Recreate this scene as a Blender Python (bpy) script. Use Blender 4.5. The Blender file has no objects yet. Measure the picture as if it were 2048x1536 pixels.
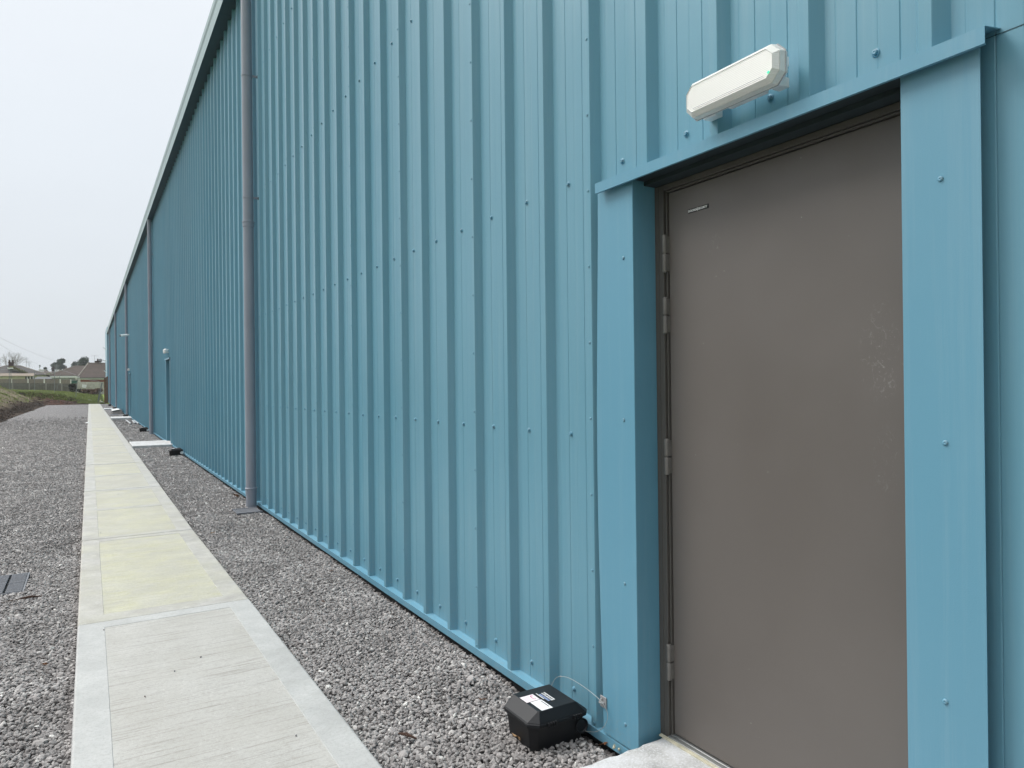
import bpy, math, random
import numpy as np
from mathutils import Vector, Matrix
random.seed(7); rng = np.random.default_rng(11)
SC = bpy.context.scene
COL = SC.collection
CAMZ = 1.42

# ------------------------------------------------------------------ camera (metres; x to the right, y along the wall, z up)
FP = 1415.0
YAW = math.atan(845.5 / FP); PIT = 0.0012; ROLL = math.atan(0.011)
F = Vector((math.sin(YAW) * math.cos(PIT), math.cos(YAW) * math.cos(PIT), math.sin(PIT)))
R0 = Vector((math.cos(YAW), -math.sin(YAW), 0)); U0 = R0.cross(F)
Rv = R0 * math.cos(ROLL) - U0 * math.sin(ROLL); Uv = U0 * math.cos(ROLL) + R0 * math.sin(ROLL)
cd = bpy.data.cameras.new('camera'); cam = bpy.data.objects.new('camera', cd); COL.objects.link(cam)
cd.sensor_width = 36; cd.lens = FP / 2048 * 36; cd.clip_start = 0.05; cd.clip_end = 3000
M = Matrix(((Rv.x, Uv.x, -F.x, 0), (Rv.y, Uv.y, -F.y, 0), (Rv.z, Uv.z, -F.z, CAMZ), (0, 0, 0, 1)))
cam.matrix_world = M
SC.camera = cam

def P(px, py, Y):
    """surveyed point: photo direction (px, py) at the distance Y along the wall -> real place (x, z)"""
    r = F + Rv * (px - 1024) / FP + Uv * (768 - py) / FP
    k = Y / r.y
    return r.x * k, r.z * k + CAMZ

# ------------------------------------------------------------------ materials
def srgb(r, g, b):
    f = lambda c: (c / 255 / 12.92) if c / 255 <= .04045 else ((c / 255 + .055) / 1.055) ** 2.4
    return (f(r), f(g), f(b), 1)

class NT:
    def __init__(s, name):
        s.m = bpy.data.materials.new(name); s.m.use_nodes = True
        s.t = s.m.node_tree; s.n = s.t.nodes; s.b = s.n['Principled BSDF']
        s.co = s.n.new('ShaderNodeTexCoord').outputs['Object']
    def link(s, a, b): s.t.links.new(a, b)
    def map(s, scale=(1, 1, 1), rot=(0, 0, 0)):
        m = s.n.new('ShaderNodeMapping'); m.inputs['Scale'].default_value = scale; m.inputs['Rotation'].default_value = rot
        s.link(s.co, m.inputs['Vector']); return m.outputs[0]
    def noise(s, scale, detail=4, rough=.6, vec=None, dist=0):
        n = s.n.new('ShaderNodeTexNoise'); n.inputs['Scale'].default_value = scale; n.inputs['Detail'].default_value = detail
        n.inputs['Roughness'].default_value = rough; n.inputs['Distortion'].default_value = dist
        s.link(vec or s.co, n.inputs['Vector']); return n.outputs[0]
    def vor(s, scale, feature='F1', vec=None, out='Distance'):
        n = s.n.new('ShaderNodeTexVoronoi'); n.feature = feature; n.inputs['Scale'].default_value = scale
        s.link(vec or s.co, n.inputs['Vector']); return n.outputs[out]
    def ramp(s, fac, stops):
        r = s.n.new('ShaderNodeValToRGB'); e = r.color_ramp.elements
        while len(e) < len(stops): e.new(.5)
        for q, (p, c) in zip(e, stops):
            q.position = p; q.color = c if hasattr(c, '__len__') else (c, c, c, 1)
        s.link(fac, r.inputs[0]); return r.outputs[0]
    def mix(s, fac, a, b, mode='MIX'):
        m = s.n.new('ShaderNodeMix'); m.data_type = 'RGBA'; m.blend_type = mode
        for v, i in ((fac, 0), (a, 6), (b, 7)):
            if hasattr(v, 'is_linked'): s.link(v, m.inputs[i])
            else: m.inputs[i].default_value = v
        return m.outputs[2]
    def math(s, op, a, b=0.0, c=0.0):
        m = s.n.new('ShaderNodeMath'); m.operation = op
        for i, v in enumerate((a, b, c)):
            if hasattr(v, 'is_linked'): s.link(v, m.inputs[i])
            else: m.inputs[i].default_value = v
        return m.outputs[0]
    def attr(s, name, out='Fac'):
        a = s.n.new('ShaderNodeAttribute'); a.attribute_name = name; return a.outputs[out]
    def xyz(s):
        m = s.n.new('ShaderNodeSeparateXYZ'); s.link(s.co, m.inputs[0]); return m.outputs
    def color(s, v):
        if hasattr(v, 'is_linked'): s.link(v, s.b.inputs['Base Color'])
        else: s.b.inputs['Base Color'].default_value = v
    def rough(s, v):
        if hasattr(v, 'is_linked'): s.link(v, s.b.inputs['Roughness'])
        else: s.b.inputs['Roughness'].default_value = v
    def bump(s, h, strength=.3, dist=.01, prev=None):
        b = s.n.new('ShaderNodeBump'); b.inputs['Strength'].default_value = strength; b.inputs['Distance'].default_value = dist
        s.link(h, b.inputs['Height'])
        if prev is not None: s.link(prev, b.inputs['Normal'])
        s.link(b.outputs[0], s.b.inputs['Normal']); return b.outputs[0]
    def spec(s, v): s.b.inputs['Specular IOR Level'].default_value = v

MT = {}
def simple(name, col, rough=.6, var=.12, nscale=6, bump=0, bscale=60, spec=.4, metal=0):
    t = NT(name)
    n = t.noise(nscale, 5)
    dk = tuple(c * (1 - var) for c in col[:3]) + (1,); lt = tuple(min(1, c * (1 + var)) for c in col[:3]) + (1,)
    t.color(t.ramp(n, [(.3, dk), (.7, lt)])); t.rough(rough); t.spec(spec); t.b.inputs['Metallic'].default_value = metal
    if bump: t.bump(t.noise(bscale, 4), bump, .01)
    MT[name] = t.m
    return t.m

BLUE = (.114, .285, .372)
def mk_paint(name, col, rough, stip=.05):
    t = NT(name)
    n1 = t.noise(1.3, 3, vec=t.map((1, .35, .12)))
    a = tuple(c * .95 for c in col) + (1,); b = tuple(c * 1.06 for c in col) + (1,)
    c = t.ramp(n1, [(.3, a), (.7, b)])
    # faint dust that has washed down and gathered low on the sheets
    yy = t.xyz()[1]
    wn = t.n.new('ShaderNodeTexWhiteNoise'); wn.noise_dimensions = '1D'; t.link(t.math('FLOOR', t.math('SUBTRACT', yy, .275)), wn.inputs['W'])
    c = t.mix(t.math('MULTIPLY', wn.outputs['Value'], .10), c, (.30, .42, .47, 1))
    st = t.noise(9, 6, .8, vec=t.map((1, 2.6, .06)))
    c = t.mix(t.ramp(st, [(.48, 0), (.8, .15)]), c, (.42, .50, .52, 1))
    zz = t.xyz()[2]
    sp0 = t.ramp(t.noise(70, 5, .8), [(.52, 0), (.60, 1)])
    low = t.ramp(t.math('ADD', zz, t.math('MULTIPLY', t.noise(5, 4), .25)), [(.10, 1), (.42, 0)])
    c = t.mix(t.math('MULTIPLY', t.math('MULTIPLY', sp0, low), .35), c, (.28, .26, .22, 1))
    sp = t.noise(160, 2)
    c = t.mix(t.ramp(sp, [(.70, 0), (.80, .12)]), c, (.05, .13, .17, 1))
    t.color(c)
    t.rough(t.ramp(t.noise(3, 4), [(.3, rough - .05), (.7, rough + .07)])); t.spec(.45)
    h = t.noise(420, 2)
    b1 = t.bump(h, stip, .002)
    t.bump(t.noise(2.2, 2, vec=t.map((1, 2.0, .5))), .05, .03, b1)
    MT[name] = t.m; return t.m
mk_paint('blue_steel', BLUE, .36)
mk_paint('blue_trim', (.113, .290, .395), .36, .10)
simple('soffit_steel', (.028, .068, .082, 1), .6, .05)  # wall blue darkened, the shade under the eaves put into the colour
simple('gutter_steel', (.30, .40, .41, 1), .45, .06)
simple('roof_steel', (.30, .34, .36, 1), .5, .1)
simple('grey_pvc', (.27, .29, .335, 1), .5, .05, 3, spec=.5)
simple('bracket_black', (.02, .022, .025, 1), .5)
simple('white_plastic', (.78, .79, .77, 1), .35, .03, spec=.5)
simple('reflector_white', (.86, .87, .84, 1), .5, .02)
simple('timber', (.16, .075, .035, 1), .8, .25, 5)
simple('foam', (.62, .58, .42, 1), .9, .2, 30, .5, 90)
simple('leaf_brown', (.13, .055, .022, 1), .8, .35, 60)
simple('leaf_tan', (.30, .19, .10, 1), .8, .3, 60)
simple('stick_brown', (.06, .032, .022, 1), .9, .3, 60)
simple('black_plastic', (.006, .0065, .008, 1), .48, .15, 12, .10, 260, .42)
simple('iron', (.15, .155, .17, 1), .6, .15, 20, .15, 90, .4)
simple('head_shade', (.022, .035, .04, 1), .7, .1)  # near-black head reveal: shade under the door head put into its colour
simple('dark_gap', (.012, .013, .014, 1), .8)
simple('cable_steel', (.40, .42, .41, 1), .4, .1, 40, spec=.5, metal=.4)
simple('cast_zinc', (.33, .335, .34, 1), .55, .15, 60, .15, 200, .5, .3)
simple('sticker_white', (.80, .80, .79, 1), .45, .03)
simple('sticker_pink', (.82, .72, .74, 1), .45, .03)
simple('ink_red', (.45, .06, .16, 1), .5)
simple('ink_pink', (.72, .42, .50, 1), .5)
simple('ink_grey', (.35, .36, .38, 1), .5)
simple('ink_black', (.012, .012, .012, 1), .5)
simple('ink_blue', (.30, .38, .60, 1), .5)
simple('steel_tube', (.50, .51, .52, 1), .35, .1, spec=.5, metal=.6)
simple('sill_metal', (.26, .265, .26, 1), .38, .15, 25, .05, 80, .5, .5)
simple('sealant', (.50, .47, .36, 1), .7, .2, 20, .2, 60)
simple('white_wall', (.72, .71, .66, 1), .8, .08, 1)
simple('cream_wall', (.62, .59, .44, 1), .8, .1, 1)
simple('fascia_white', (.75, .76, .75, 1), .5, .04)
simple('green_shed', (.035, .12, .09, 1), .7, .15)
simple('grey_felt', (.11, .115, .125, 1), .85, .2, 3)
simple('galv', (.22, .23, .24, 1), .5, .15, 8, metal=.3)
simple('fence_post_grey', (.27, .255, .225, 1), .9, .2, 4)
simple('bark', (.075, .06, .05, 1), .9, .3, 8)
simple('bark_pale', (.20, .19, .18, 1), .9, .2, 8)
simple('pallet_wood', (.20, .18, .16, 1), .9, .3, 8)
simple('wire_grey', (.25, .26, .28, 1), .6, .05)

def mk_door():
    t = NT('door_paint')
    base = (.122, .108, .098, 1)
    c = t.mix(t.ramp(t.noise(1.2, 3), [(.3, 0), (.7, 1)]), tuple(k * .95 for k in base[:3]) + (1,), tuple(k * 1.05 for k in base[:3]) + (1,))
    # scuffs rubbed into the paint round the handle side
    x, y, z = t.xyz()
    def spot(cy, cz, ry, rz):
        a = t.math('DIVIDE', t.math('SUBTRACT', y, cy), ry); b = t.math('DIVIDE', t.math('SUBTRACT', z, cz), rz)
        d = t.math('ADD', t.math('MULTIPLY', a, a), t.math('MULTIPLY', b, b))
        return t.math('MAXIMUM', t.math('SUBTRACT', 1, d), 0)
    m = t.math('ADD', spot(1.13, 1.50, .07, .16), spot(1.12, 1.20, .045, .11))
    m = t.math('ADD', m, spot(1.72, 1.90, .04, .05))
    n = t.ramp(t.noise(55, 6, .75, vec=t.map((1, 1, .7)), dist=1.5), [(.56, 0), (.70, 1)])
    f = t.math('MULTIPLY', t.math('MULTIPLY', m, n), .5)
    c = t.mix(f, c, (.42, .41, .39, 1))
    chips = t.ramp(t.vor(14), [(.02, 1), (.028, 0)])
    c = t.mix(t.math('MULTIPLY', chips, .5), c, (.45, .44, .42, 1))
    t.color(c)
    sp2 = t.ramp(t.vor(38), [(.020, 1), (.032, 0)]); z_lo = t.ramp(z, [(.15, 1), (.65, 0)])
    t.color(t.mix(t.math('MULTIPLY', sp2, t.math('MULTIPLY', z_lo, .6)), c, (.42, .41, .39, 1)))
    t.rough(t.ramp(t.noise(2.4, 4, .6, vec=t.map((1, 1.6, .5))), [(.32, .34), (.68, .52)])); t.spec(.5)
    b = t.bump(t.noise(500, 2), .05, .002); t.bump(t.noise(1.5, 2), .28, .06, b)
    MT['door_paint'] = t.m
mk_door()
simple('hinge_paint', (.16, .15, .138, 1), .45, .12, 40, .1, 300)
simple('frame_paint', (.085, .078, .070, 1), .45, .05, 3, .05, 400)

def mk_concrete():
    # trowelled margin
    t = NT('concrete_smooth')
    n = t.noise(4, 7, .75)
    a = t.ramp(n, [(.28, (.30, .285, .26, 1)), (.5, (.38, .365, .34, 1)), (.74, (.50, .485, .455, 1))])
    n2 = t.noise(11, 7, .8, dist=1.2)
    a = t.mix(t.ramp(n2, [(.56, 0), (.66, .6)]), a, (.60, .59, .56, 1))
    fresh = t.attr('algae')
    b = t.ramp(n, [(.28, (.34, .34, .33, 1)), (.52, (.42, .42, .408, 1)), (.75, (.50, .50, .485, 1))])
    c = t.mix(fresh, b, a)
    c = t.mix(t.math('MULTIPLY', fresh, t.ramp(t.noise(2.2, 5, .7), [(.40, 0), (.65, .35)])), c, (.47, .46, .32, 1))
    c = t.mix(t.ramp(t.noise(75, 6, .9), [(.38, .55), (.50, 0)]), c, (.27, .265, .25, 1))
    c = t.mix(t.ramp(t.noise(2.1, 7, .75, dist=1.0), [(.30, .5), (.45, 0)]), c, (.30, .30, .28, 1))
    t.color(c); t.rough(.75); t.spec(.3)
    b1 = t.bump(t.noise(70, 6, .8), .25, .003); t.bump(t.noise(300, 2), .12, .002, b1)
    MT['concrete_smooth'] = t.m
    # brushed panel
    t = NT('concrete_brushed')
    br = t.noise(85, 5, .75, vec=t.map((.035, 1, 1), (0, 0, .02)))
    grit = t.noise(420, 3, .8)
    base = t.ramp(t.noise(3, 5), [(.3, (.43, .42, .395, 1)), (.7, (.50, .49, .465, 1))])
    base = t.mix(t.ramp(grit, [(.35, .30), (.65, 0)]), base, (.22, .21, .19, 1))
    base = t.mix(t.ramp(br, [(.30, .95), (.475, 0)]), base, (.20, .19, .17, 1))
    al = t.math('MULTIPLY', t.attr('algae'), .85)
    an = t.ramp(t.noise(2.6, 6, .75, vec=t.map((1, 1.3, 1))), [(.30, .10), (.62, 1)])
    yl = t.ramp(t.noise(26, 7, .85, vec=t.map((.16, 1, 1))), [(.25, (.34, .325, .20, 1)), (.5, (.47, .455, .30, 1)), (.75, (.60, .59, .43, 1))])
    c = t.mix(t.math('MULTIPLY', al, an), base, yl)
    green = t.ramp(t.noise(3.5, 5, .6, vec=t.map((1, 2.4, 1))), [(.62, 0), (.78, .55)])
    c = t.mix(t.math('MULTIPLY', al, green), c, (.38, .39, .12, 1))
    c = t.mix(t.ramp(t.noise(34, 6, .85, vec=t.map((.04, 1, 1))), [(.30, .3), (.40, 0)]), c, (.22, .205, .16, 1))
    c = t.mix(t.ramp(t.noise(60, 6, .95), [(.38, .5), (.50, 0)]), c, (.25, .235, .21, 1))
    c = t.mix(t.ramp(t.noise(80, 6, .95, vec=t.map((1, 1, 1), (1, 0, 0))), [(.54, 0), (.66, .45)]), c, (.74, .73, .70, 1))
    c = t.mix(t.ramp(t.noise(1.6, 6, .7), [(.42, .35), (.60, 0)]), c, (.33, .315, .28, 1))
    t.color(c); t.rough(.85); t.spec(.2)
    b1 = t.bump(br, .30, .003); t.bump(grit, .35, .0022, b1)
    MT['concrete_brushed'] = t.m
    # doorstep slabs
    t = NT('concrete_step')
    n = t.noise(7, 6, .7)
    c = t.ramp(n, [(.3, (.30, .30, .29, 1)), (.5, (.47, .47, .46, 1)), (.72, (.62, .63, .64, 1))])
    sp = t.noise(120, 4, .8)
    c = t.mix(t.ramp(sp, [(.5, 0), (.62, .6)]), c, (.70, .71, .74, 1))
    t.color(c); t.rough(.85); b1 = t.bump(sp, .5, .004); t.bump(n, .3, .01, b1)
    MT['concrete_step'] = t.m
mk_concrete()

def mk_gravel():
    t = NT('gravel_bed')
    v = t.n.new('ShaderNodeTexVoronoi'); v.inputs['Scale'].default_value = 52; t.link(t.co, v.inputs['Vector'])
    tone = t.n.new('ShaderNodeSeparateColor'); t.link(v.outputs['Color'], tone.inputs[0])
    c = t.ramp(tone.outputs[0], [(0, (.17, .16, .16, 1)), (.5, (.275, .26, .26, 1)), (.88, (.40, .38, .375, 1)), (1, (.64, .62, .60, 1))])
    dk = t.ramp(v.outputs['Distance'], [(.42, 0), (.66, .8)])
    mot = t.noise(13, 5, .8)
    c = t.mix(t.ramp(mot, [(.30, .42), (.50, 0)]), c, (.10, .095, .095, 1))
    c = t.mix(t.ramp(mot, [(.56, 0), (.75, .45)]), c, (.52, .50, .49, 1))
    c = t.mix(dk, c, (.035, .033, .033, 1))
    big = t.noise(1.7, 4); c = t.mix(t.ramp(big, [(.35, .12), (.65, 0)]), c, (.09, .085, .08, 1))
    t.color(c); t.rough(.9); t.spec(.2)
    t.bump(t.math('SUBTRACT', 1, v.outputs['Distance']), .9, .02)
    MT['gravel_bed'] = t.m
    t = NT('gravel_stone')
    tn = t.attr('tone')
    c = t.ramp(tn, [(0, (.11, .10, .098, 1)), (.35, (.27, .25, .245, 1)), (.75, (.43, .405, .39, 1)), (.93, (.60, .575, .545, 1)), (1, (.74, .72, .68, 1))])
    c = t.mix(t.ramp(t.noise(150, 4, .7), [(.4, 0), (.75, .35)]), c, (.52, .50, .47, 1))
    c = t.mix(t.ramp(t.noise(2.3, 6, .75), [(.40, .38), (.58, 0)]), c, (.10, .09, .085, 1))
    t.color(c); t.rough(.85); t.spec(.25); t.bump(t.noise(400, 3), .3, .002)
    MT['gravel_stone'] = t.m
mk_gravel()

def mk_earth():
    t = NT('earth_and_grass')
    g = t.attr('grass'); red = t.attr('red')
    n = t.noise(3.0, 8, .72); n2 = t.noise(14, 8, .75)
    soil = t.ramp(n2, [(.3, (.022, .016, .013, 1)), (.55, (.060, .044, .034, 1)), (.75, (.16, .13, .10, 1))])
    rs = t.ramp(n2, [(.3, (.035, .018, .014, 1)), (.6, (.12, .058, .042, 1)), (.8, (.20, .12, .10, 1))])
    soil = t.mix(red, soil, rs)
    st = t.ramp(t.noise(7, 8, .8, vec=t.map((1, .35, 1), (0, 0, .5))), [(.3, (.05, .04, .03, 1)), (.5, (.16, .13, .09, 1)), (.72, (.34, .30, .21, 1))])
    soil = t.mix(t.attr('straw'), soil, st)
    gr = t.ramp(t.noise(9, 8, .8), [(.25, (.05, .085, .02, 1)), (.5, (.17, .23, .06, 1)), (.75, (.36, .40, .12, 1))])
    fac = t.math('ADD', g, t.math('MULTIPLY', t.math('SUBTRACT', n, .5), 1.6))
    c = t.mix(t.ramp(fac, [(.40, 0), (.60, 1)]), soil, gr)
    t.color(c); t.rough(.95); t.spec(.1); t.bump(n2, 1, .12)
    MT['earth_and_grass'] = t.m
    for nm, cols in (('grass_blade', [(0, (.055, .08, .02, 1)), (.5, (.18, .24, .06, 1)), (1, (.36, .35, .16, 1))]),
                     ('conifer_leaf', [(0, (.028, .045, .036, 1)), (.6, (.055, .080, .062, 1)), (1, (.10, .13, .10, 1))]),  # greyed tones: some distance haze put into the needle colour
                     ('bush_leaf', [(0, (.012, .016, .012, 1)), (1, (.05, .055, .035, 1))]),
                     ('dry_bush', [(0, (.06, .035, .025, 1)), (1, (.22, .15, .11, 1))]),
                     ('moss_leaf', [(0, (.07, .08, .03, 1)), (1, (.20, .20, .07, 1))])):
        t = NT(nm); t.color(t.ramp(t.attr('tone'), cols)); t.rough(.8); t.spec(.2); MT[nm] = t.m
mk_earth()

def mk_roof_tile(name, col):
    t = NT(name)
    x, y, z = t.xyz()
    row = t.math('FRACT', t.math('MULTIPLY', z, 5.5))
    n = t.noise(1.5, 6, .7); n2 = t.noise(9, 4, .8)
    c = t.ramp(n, [(.3, tuple(k * .7 for k in col) + (1,)), (.7, tuple(k * 1.35 for k in col) + (1,))])
    c = t.mix(t.ramp(n2, [(.5, 0), (.75, .45)]), c, (.12, .11, .085, 1))
    c = t.mix(t.ramp(row, [(.0, .6), (.22, 0)]), c, tuple(k * .35 for k in col) + (1,))
    t.color(c); t.rough(.9); t.bump(row, .5, .04); MT[name] = t.m
mk_roof_tile('roof_tile_brown', (.048, .033, .026)); mk_roof_tile('roof_tile_grey', (.046, .042, .040)); mk_roof_tile('roof_tan', (.18, .145, .11))
def mk_brick():
    t = NT('red_brick')
    b = t.n.new('ShaderNodeTexBrick'); t.link(t.map((4, 4, 4), (math.pi / 2, 0, 0)), b.inputs['Vector'])
    b.inputs['Color1'].default_value = (.36, .10, .06, 1); b.inputs['Color2'].default_value = (.27, .07, .045, 1); b.inputs['Mortar'].default_value = (.25, .2, .17, 1)
    t.color(b.outputs[0]); t.rough(.9); MT['red_brick'] = t.m
    t = NT('concrete_panel')
    n = t.noise(2.5, 7, .75); s = t.noise(5, 6, .8, vec=t.map((1.5, 1, .25)))
    c = t.ramp(n, [(.3, (.10, .097, .08, 1)), (.7, (.20, .19, .16, 1))]); c = t.mix(t.ramp(s, [(.45, 0), (.7, .6)]), c, (.09, .08, .065, 1))
    t.color(c); t.rough(.9); MT['concrete_panel'] = t.m
    t = NT('upper_panel')
    s = t.noise(4, 6, .8, vec=t.map((3, 1, .3)))
    c = t.ramp(s, [(.3, (.15, .125, .105, 1)), (.7, (.30, .26, .22, 1))]); t.color(c); t.rough(.9); MT['upper_panel'] = t.m
    t = NT('pale_panel')
    n = t.noise(2.2, 7, .75)
    c = t.ramp(n, [(.3, (.32, .30, .25, 1)), (.5, (.50, .48, .42, 1)), (.7, (.64, .62, .56, 1))]); t.color(c); t.rough(.9); MT['pale_panel'] = t.m
mk_brick()

def mk_lens():
    t = NT('lens_plastic')
    t.color((.93, .93, .89, 1)); t.rough(.28); t.spec(.5)
    t.b.inputs['Transmission Weight'].default_value = .22; t.b.inputs['IOR'].default_value = 1.35
    x, y, z = t.xyz()
    w = t.math('SINE', t.math('MULTIPLY', z, 1250)); t.bump(w, .25, .0012); MT['lens_plastic'] = t.m
    t = NT('led_green'); t.color((.02, .5, .2, 1)); t.b.inputs['Emission Color'].default_value = (.05, 1, .4, 1); t.b.inputs['Emission Strength'].default_value = 1.1
    MT['led_green'] = t.m
mk_lens()

# ------------------------------------------------------------------ mesh helpers
class MB:
    def __init__(s): s.v = []; s.f = []; s.mi = []
    def add(s, vs, fs, mi=0):
        o = len(s.v); s.v += [tuple(v) for v in vs]; s.f += [tuple(i + o for i in f) for f in fs]; s.mi += [mi] * len(fs); return s
    def box(s, x0, x1, y0, y1, z0, z1, mi=0):
        return s.add([(x0, y0, z0), (x1, y0, z0), (x1, y1, z0), (x0, y1, z0), (x0, y0, z1), (x1, y0, z1), (x1, y1, z1), (x0, y1, z1)],
                     [(0, 3, 2, 1), (4, 5, 6, 7), (0, 1, 5, 4), (1, 2, 6, 5), (2, 3, 7, 6), (3, 0, 4, 7)], mi)
    def prism(s, loop0, loop1, mi=0, caps=True):
        n = len(loop0); fs = [(i, (i + 1) % n, n + (i + 1) % n, n + i) for i in range(n)]
        if caps: fs += [tuple(range(n))[::-1], tuple(range(n, 2 * n))]
        return s.add(list(loop0) + list(loop1), fs, mi)
    def tube(s, pts, r, n=8, mi=0):
        pts = [Vector(p) for p in pts]; rs = r if hasattr(r, '__len__') else [r] * len(pts); rings = []
        for i, p in enumerate(pts):
            d = (pts[min(i + 1, len(pts) - 1)] - pts[max(i - 1, 0)]).normalized()
            a = d.cross(Vector((0, 0, 1)) if abs(d.z) < .9 else Vector((1, 0, 0))).normalized(); b = d.cross(a)
            rings.append([p + (a * math.cos(2 * math.pi * k / n) + b * math.sin(2 * math.pi * k / n)) * rs[i] for k in range(n)])
        vs = [v for r_ in rings for v in r_]; fs = []
        for i in range(len(pts) - 1):
            for k in range(n): fs.append((i * n + k, i * n + (k + 1) % n, (i + 1) * n + (k + 1) % n, (i + 1) * n + k))
        fs += [tuple(range(n))[::-1], tuple((len(pts) - 1) * n + k for k in range(n))]
        return s.add(vs, fs, mi)
    def lathe(s, base, axis, prof, n=16, mi=0):
        """prof: list of (distance along axis, radius)"""
        base = Vector(base); d = Vector(axis).normalized()
        a = d.cross(Vector((0, 0, 1)) if abs(d.z) < .9 else Vector((1, 0, 0))).normalized(); b = d.cross(a)
        vs = [base + d * h + (a * math.cos(2 * math.pi * k / n) + b * math.sin(2 * math.pi * k / n)) * r for h, r in prof for k in range(n)]
        fs = [(i * n + k, i * n + (k + 1) % n, (i + 1) * n + (k + 1) % n, (i + 1) * n + k) for i in range(len(prof) - 1) for k in range(n)]
        fs += [tuple(range(n))[::-1], tuple((len(prof) - 1) * n + k for k in range(n))]
        return s.add(vs, fs, mi)
    def build(s, name, mats, parent=None, smooth=False, bevel=0, seg=2, origin=None):
        me = bpy.data.meshes.new(name)
        o = bpy.data.objects.new(name, me); COL.objects.link(o)
        off = Vector((0, 0, 0))
        if parent is not None:
            o.parent = parent; off = rootloc(parent)
        elif origin is not None:
            o.location = origin; off = Vector(origin)
        me.from_pydata([(v[0] - off.x, v[1] - off.y, v[2] - off.z) for v in s.v], [], s.f)
        for m in (mats if isinstance(mats, (list, tuple)) else [mats]): me.materials.append(MT[m])
        me.polygons.foreach_set('material_index', s.mi)
        import bmesh
        bm = bmesh.new(); bm.from_mesh(me); bmesh.ops.recalc_face_normals(bm, faces=bm.faces); bm.to_mesh(me); bm.free()
        if smooth:
            me.polygons.foreach_set('use_smooth', [True] * len(me.polygons)); me.set_sharp_from_angle(angle=math.radians(35))
        if bevel:
            m = o.modifiers.new('bevel', 'BEVEL'); m.width = bevel; m.segments = seg; m.limit_method = 'ANGLE'; m.angle_limit = math.radians(40)
            m.harden_normals = False
        return o

def rootloc(o):
    v = Vector(o.location)
    while o.parent: o = o.parent; v += Vector(o.location)
    return v
def tag(o, label=None, cat=None, group=None, kind=None):
    for k, v in (('label', label), ('category', cat), ('group', group), ('kind', kind)):
        if v: o[k] = v
    return o
def empty(name, loc, label, cat, group=None):
    o = bpy.data.objects.new(name, None); COL.objects.link(o); o.location = loc; o.empty_display_size = .1
    return tag(o, label, cat, group)
def dup(root, loc, label, rotz=None):
    def rec(o, par):
        c = o.copy(); COL.objects.link(c)
        if par is not None: c.parent = par
        for ch in kids.get(o.name, []): rec(ch, c)
        return c
    kids = {}
    for o in COL.objects:
        if o.parent: kids.setdefault(o.parent.name, []).append(o)
    r = rec(root, None); r.location = loc
    if rotz is not None: r.rotation_euler = (0, 0, rotz)
    if label: r['label'] = label
    return r
def np_mesh(name, V, Fc, mat, attrs=None, smooth=False):
    me = bpy.data.meshes.new(name); n = Fc.shape[1]
    me.vertices.add(len(V)); me.vertices.foreach_set('co', V.astype(np.float32).ravel())
    me.loops.add(Fc.size); me.loops.foreach_set('vertex_index', Fc.astype(np.int32).ravel())
    me.polygons.add(len(Fc)); me.polygons.foreach_set('loop_start', np.arange(0, Fc.size, n, dtype=np.int32))
    me.update(calc_edges=True)
    for k, a in (attrs or {}).items():
        at = me.attributes.new(k, 'FLOAT', 'POINT'); at.data.foreach_set('value', a.astype(np.float32))
    me.polygons.foreach_set('use_smooth', [bool(smooth)] * len(me.polygons))
    me.materials.append(MT[mat]); me.validate()
    o = bpy.data.objects.new(name, me); COL.objects.link(o); return o

#@@SPLIT
# ================================================================== WAREHOUSE
W = 1.76; XC = 1.725; XT = 1.719; PIT_ = .3335; C0 = 2.276      # pan plane, crown plane, trim plane, rib pitch, one crown centre
Y_NEAR, Y_FAR = -9.0, 83.5
def eave(y): return CAMZ + 5.19 + .0068 * max(0, y - 15)
DOORS = [(1.0, 2.0), (19.45, 20.45), (39.0, 40.0)]
HEAD = CAMZ + .745
WH = empty('warehouse', (W, 0, 0), 'long blue profiled steel warehouse running away beside the concrete path', 'warehouse')

def profile(y0, y1):
    pts = []
    k0 = int(math.floor((y0 - C0) / PIT_)) - 1; k1 = int(math.ceil((y1 - C0) / PIT_)) + 1
    for k in range(k0, k1 + 1):
        c = C0 + k * PIT_
        pts += [(c - .0425, W), (c - .0190, XC + .003), (c - .0160, XC), (c + .0160, XC), (c + .0190, XC + .003), (c + .0425, W)]
        if -3 < c < 45:
            for d, g in ((.0795, .0018), (.1385, .0006), (.1965, .0018), (.2585, .0006)):
                pts += [(c + d - .0025, W), (c + d, W + g), (c + d + .0025, W)]
    pts = [p for p in pts if y0 < p[0] < y1]
    def xat(y):
        full = sorted(pts_all)
        for a, b in zip(full, full[1:]):
            if a[0] <= y <= b[0]: return a[1] + (b[1] - a[1]) * (y - a[0]) / max(1e-9, b[0] - a[0])
        return W
    pts_all = pts
    return [(y0, W)] + pts + [(y1, W)]
mb = MB()
def strip(y0, y1, z0f, z1f):
    pr = profile(y0, y1); n = len(pr)
    vs = [(x, y, z0f(y)) for y, x in pr] + [(x, y, z1f(y)) for y, x in pr]
    mb.add(vs, [(i, i + 1, n + i + 1, n + i) for i in range(n - 1)])
cut = []
lo = lambda y: .035
yy = Y_NEAR
for a, b in DOORS:
    strip(yy, a - .02, lo, lambda y: eave(y) + .02); strip(a - .02, b + .02, lambda y: HEAD + .02, lambda y: eave(y) + .02); yy = b + .02
strip(yy, Y_FAR, lo, lambda y: eave(y) + .02)
mb.build('wall_cladding', 'blue_steel', WH)
# sheet end lap seam to the right of the near door head
MB().box(W - .0012, W + .004, -2, .84, CAMZ + .775, CAMZ + .7765).build('sheet_seam', 'soffit_steel', WH)
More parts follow.
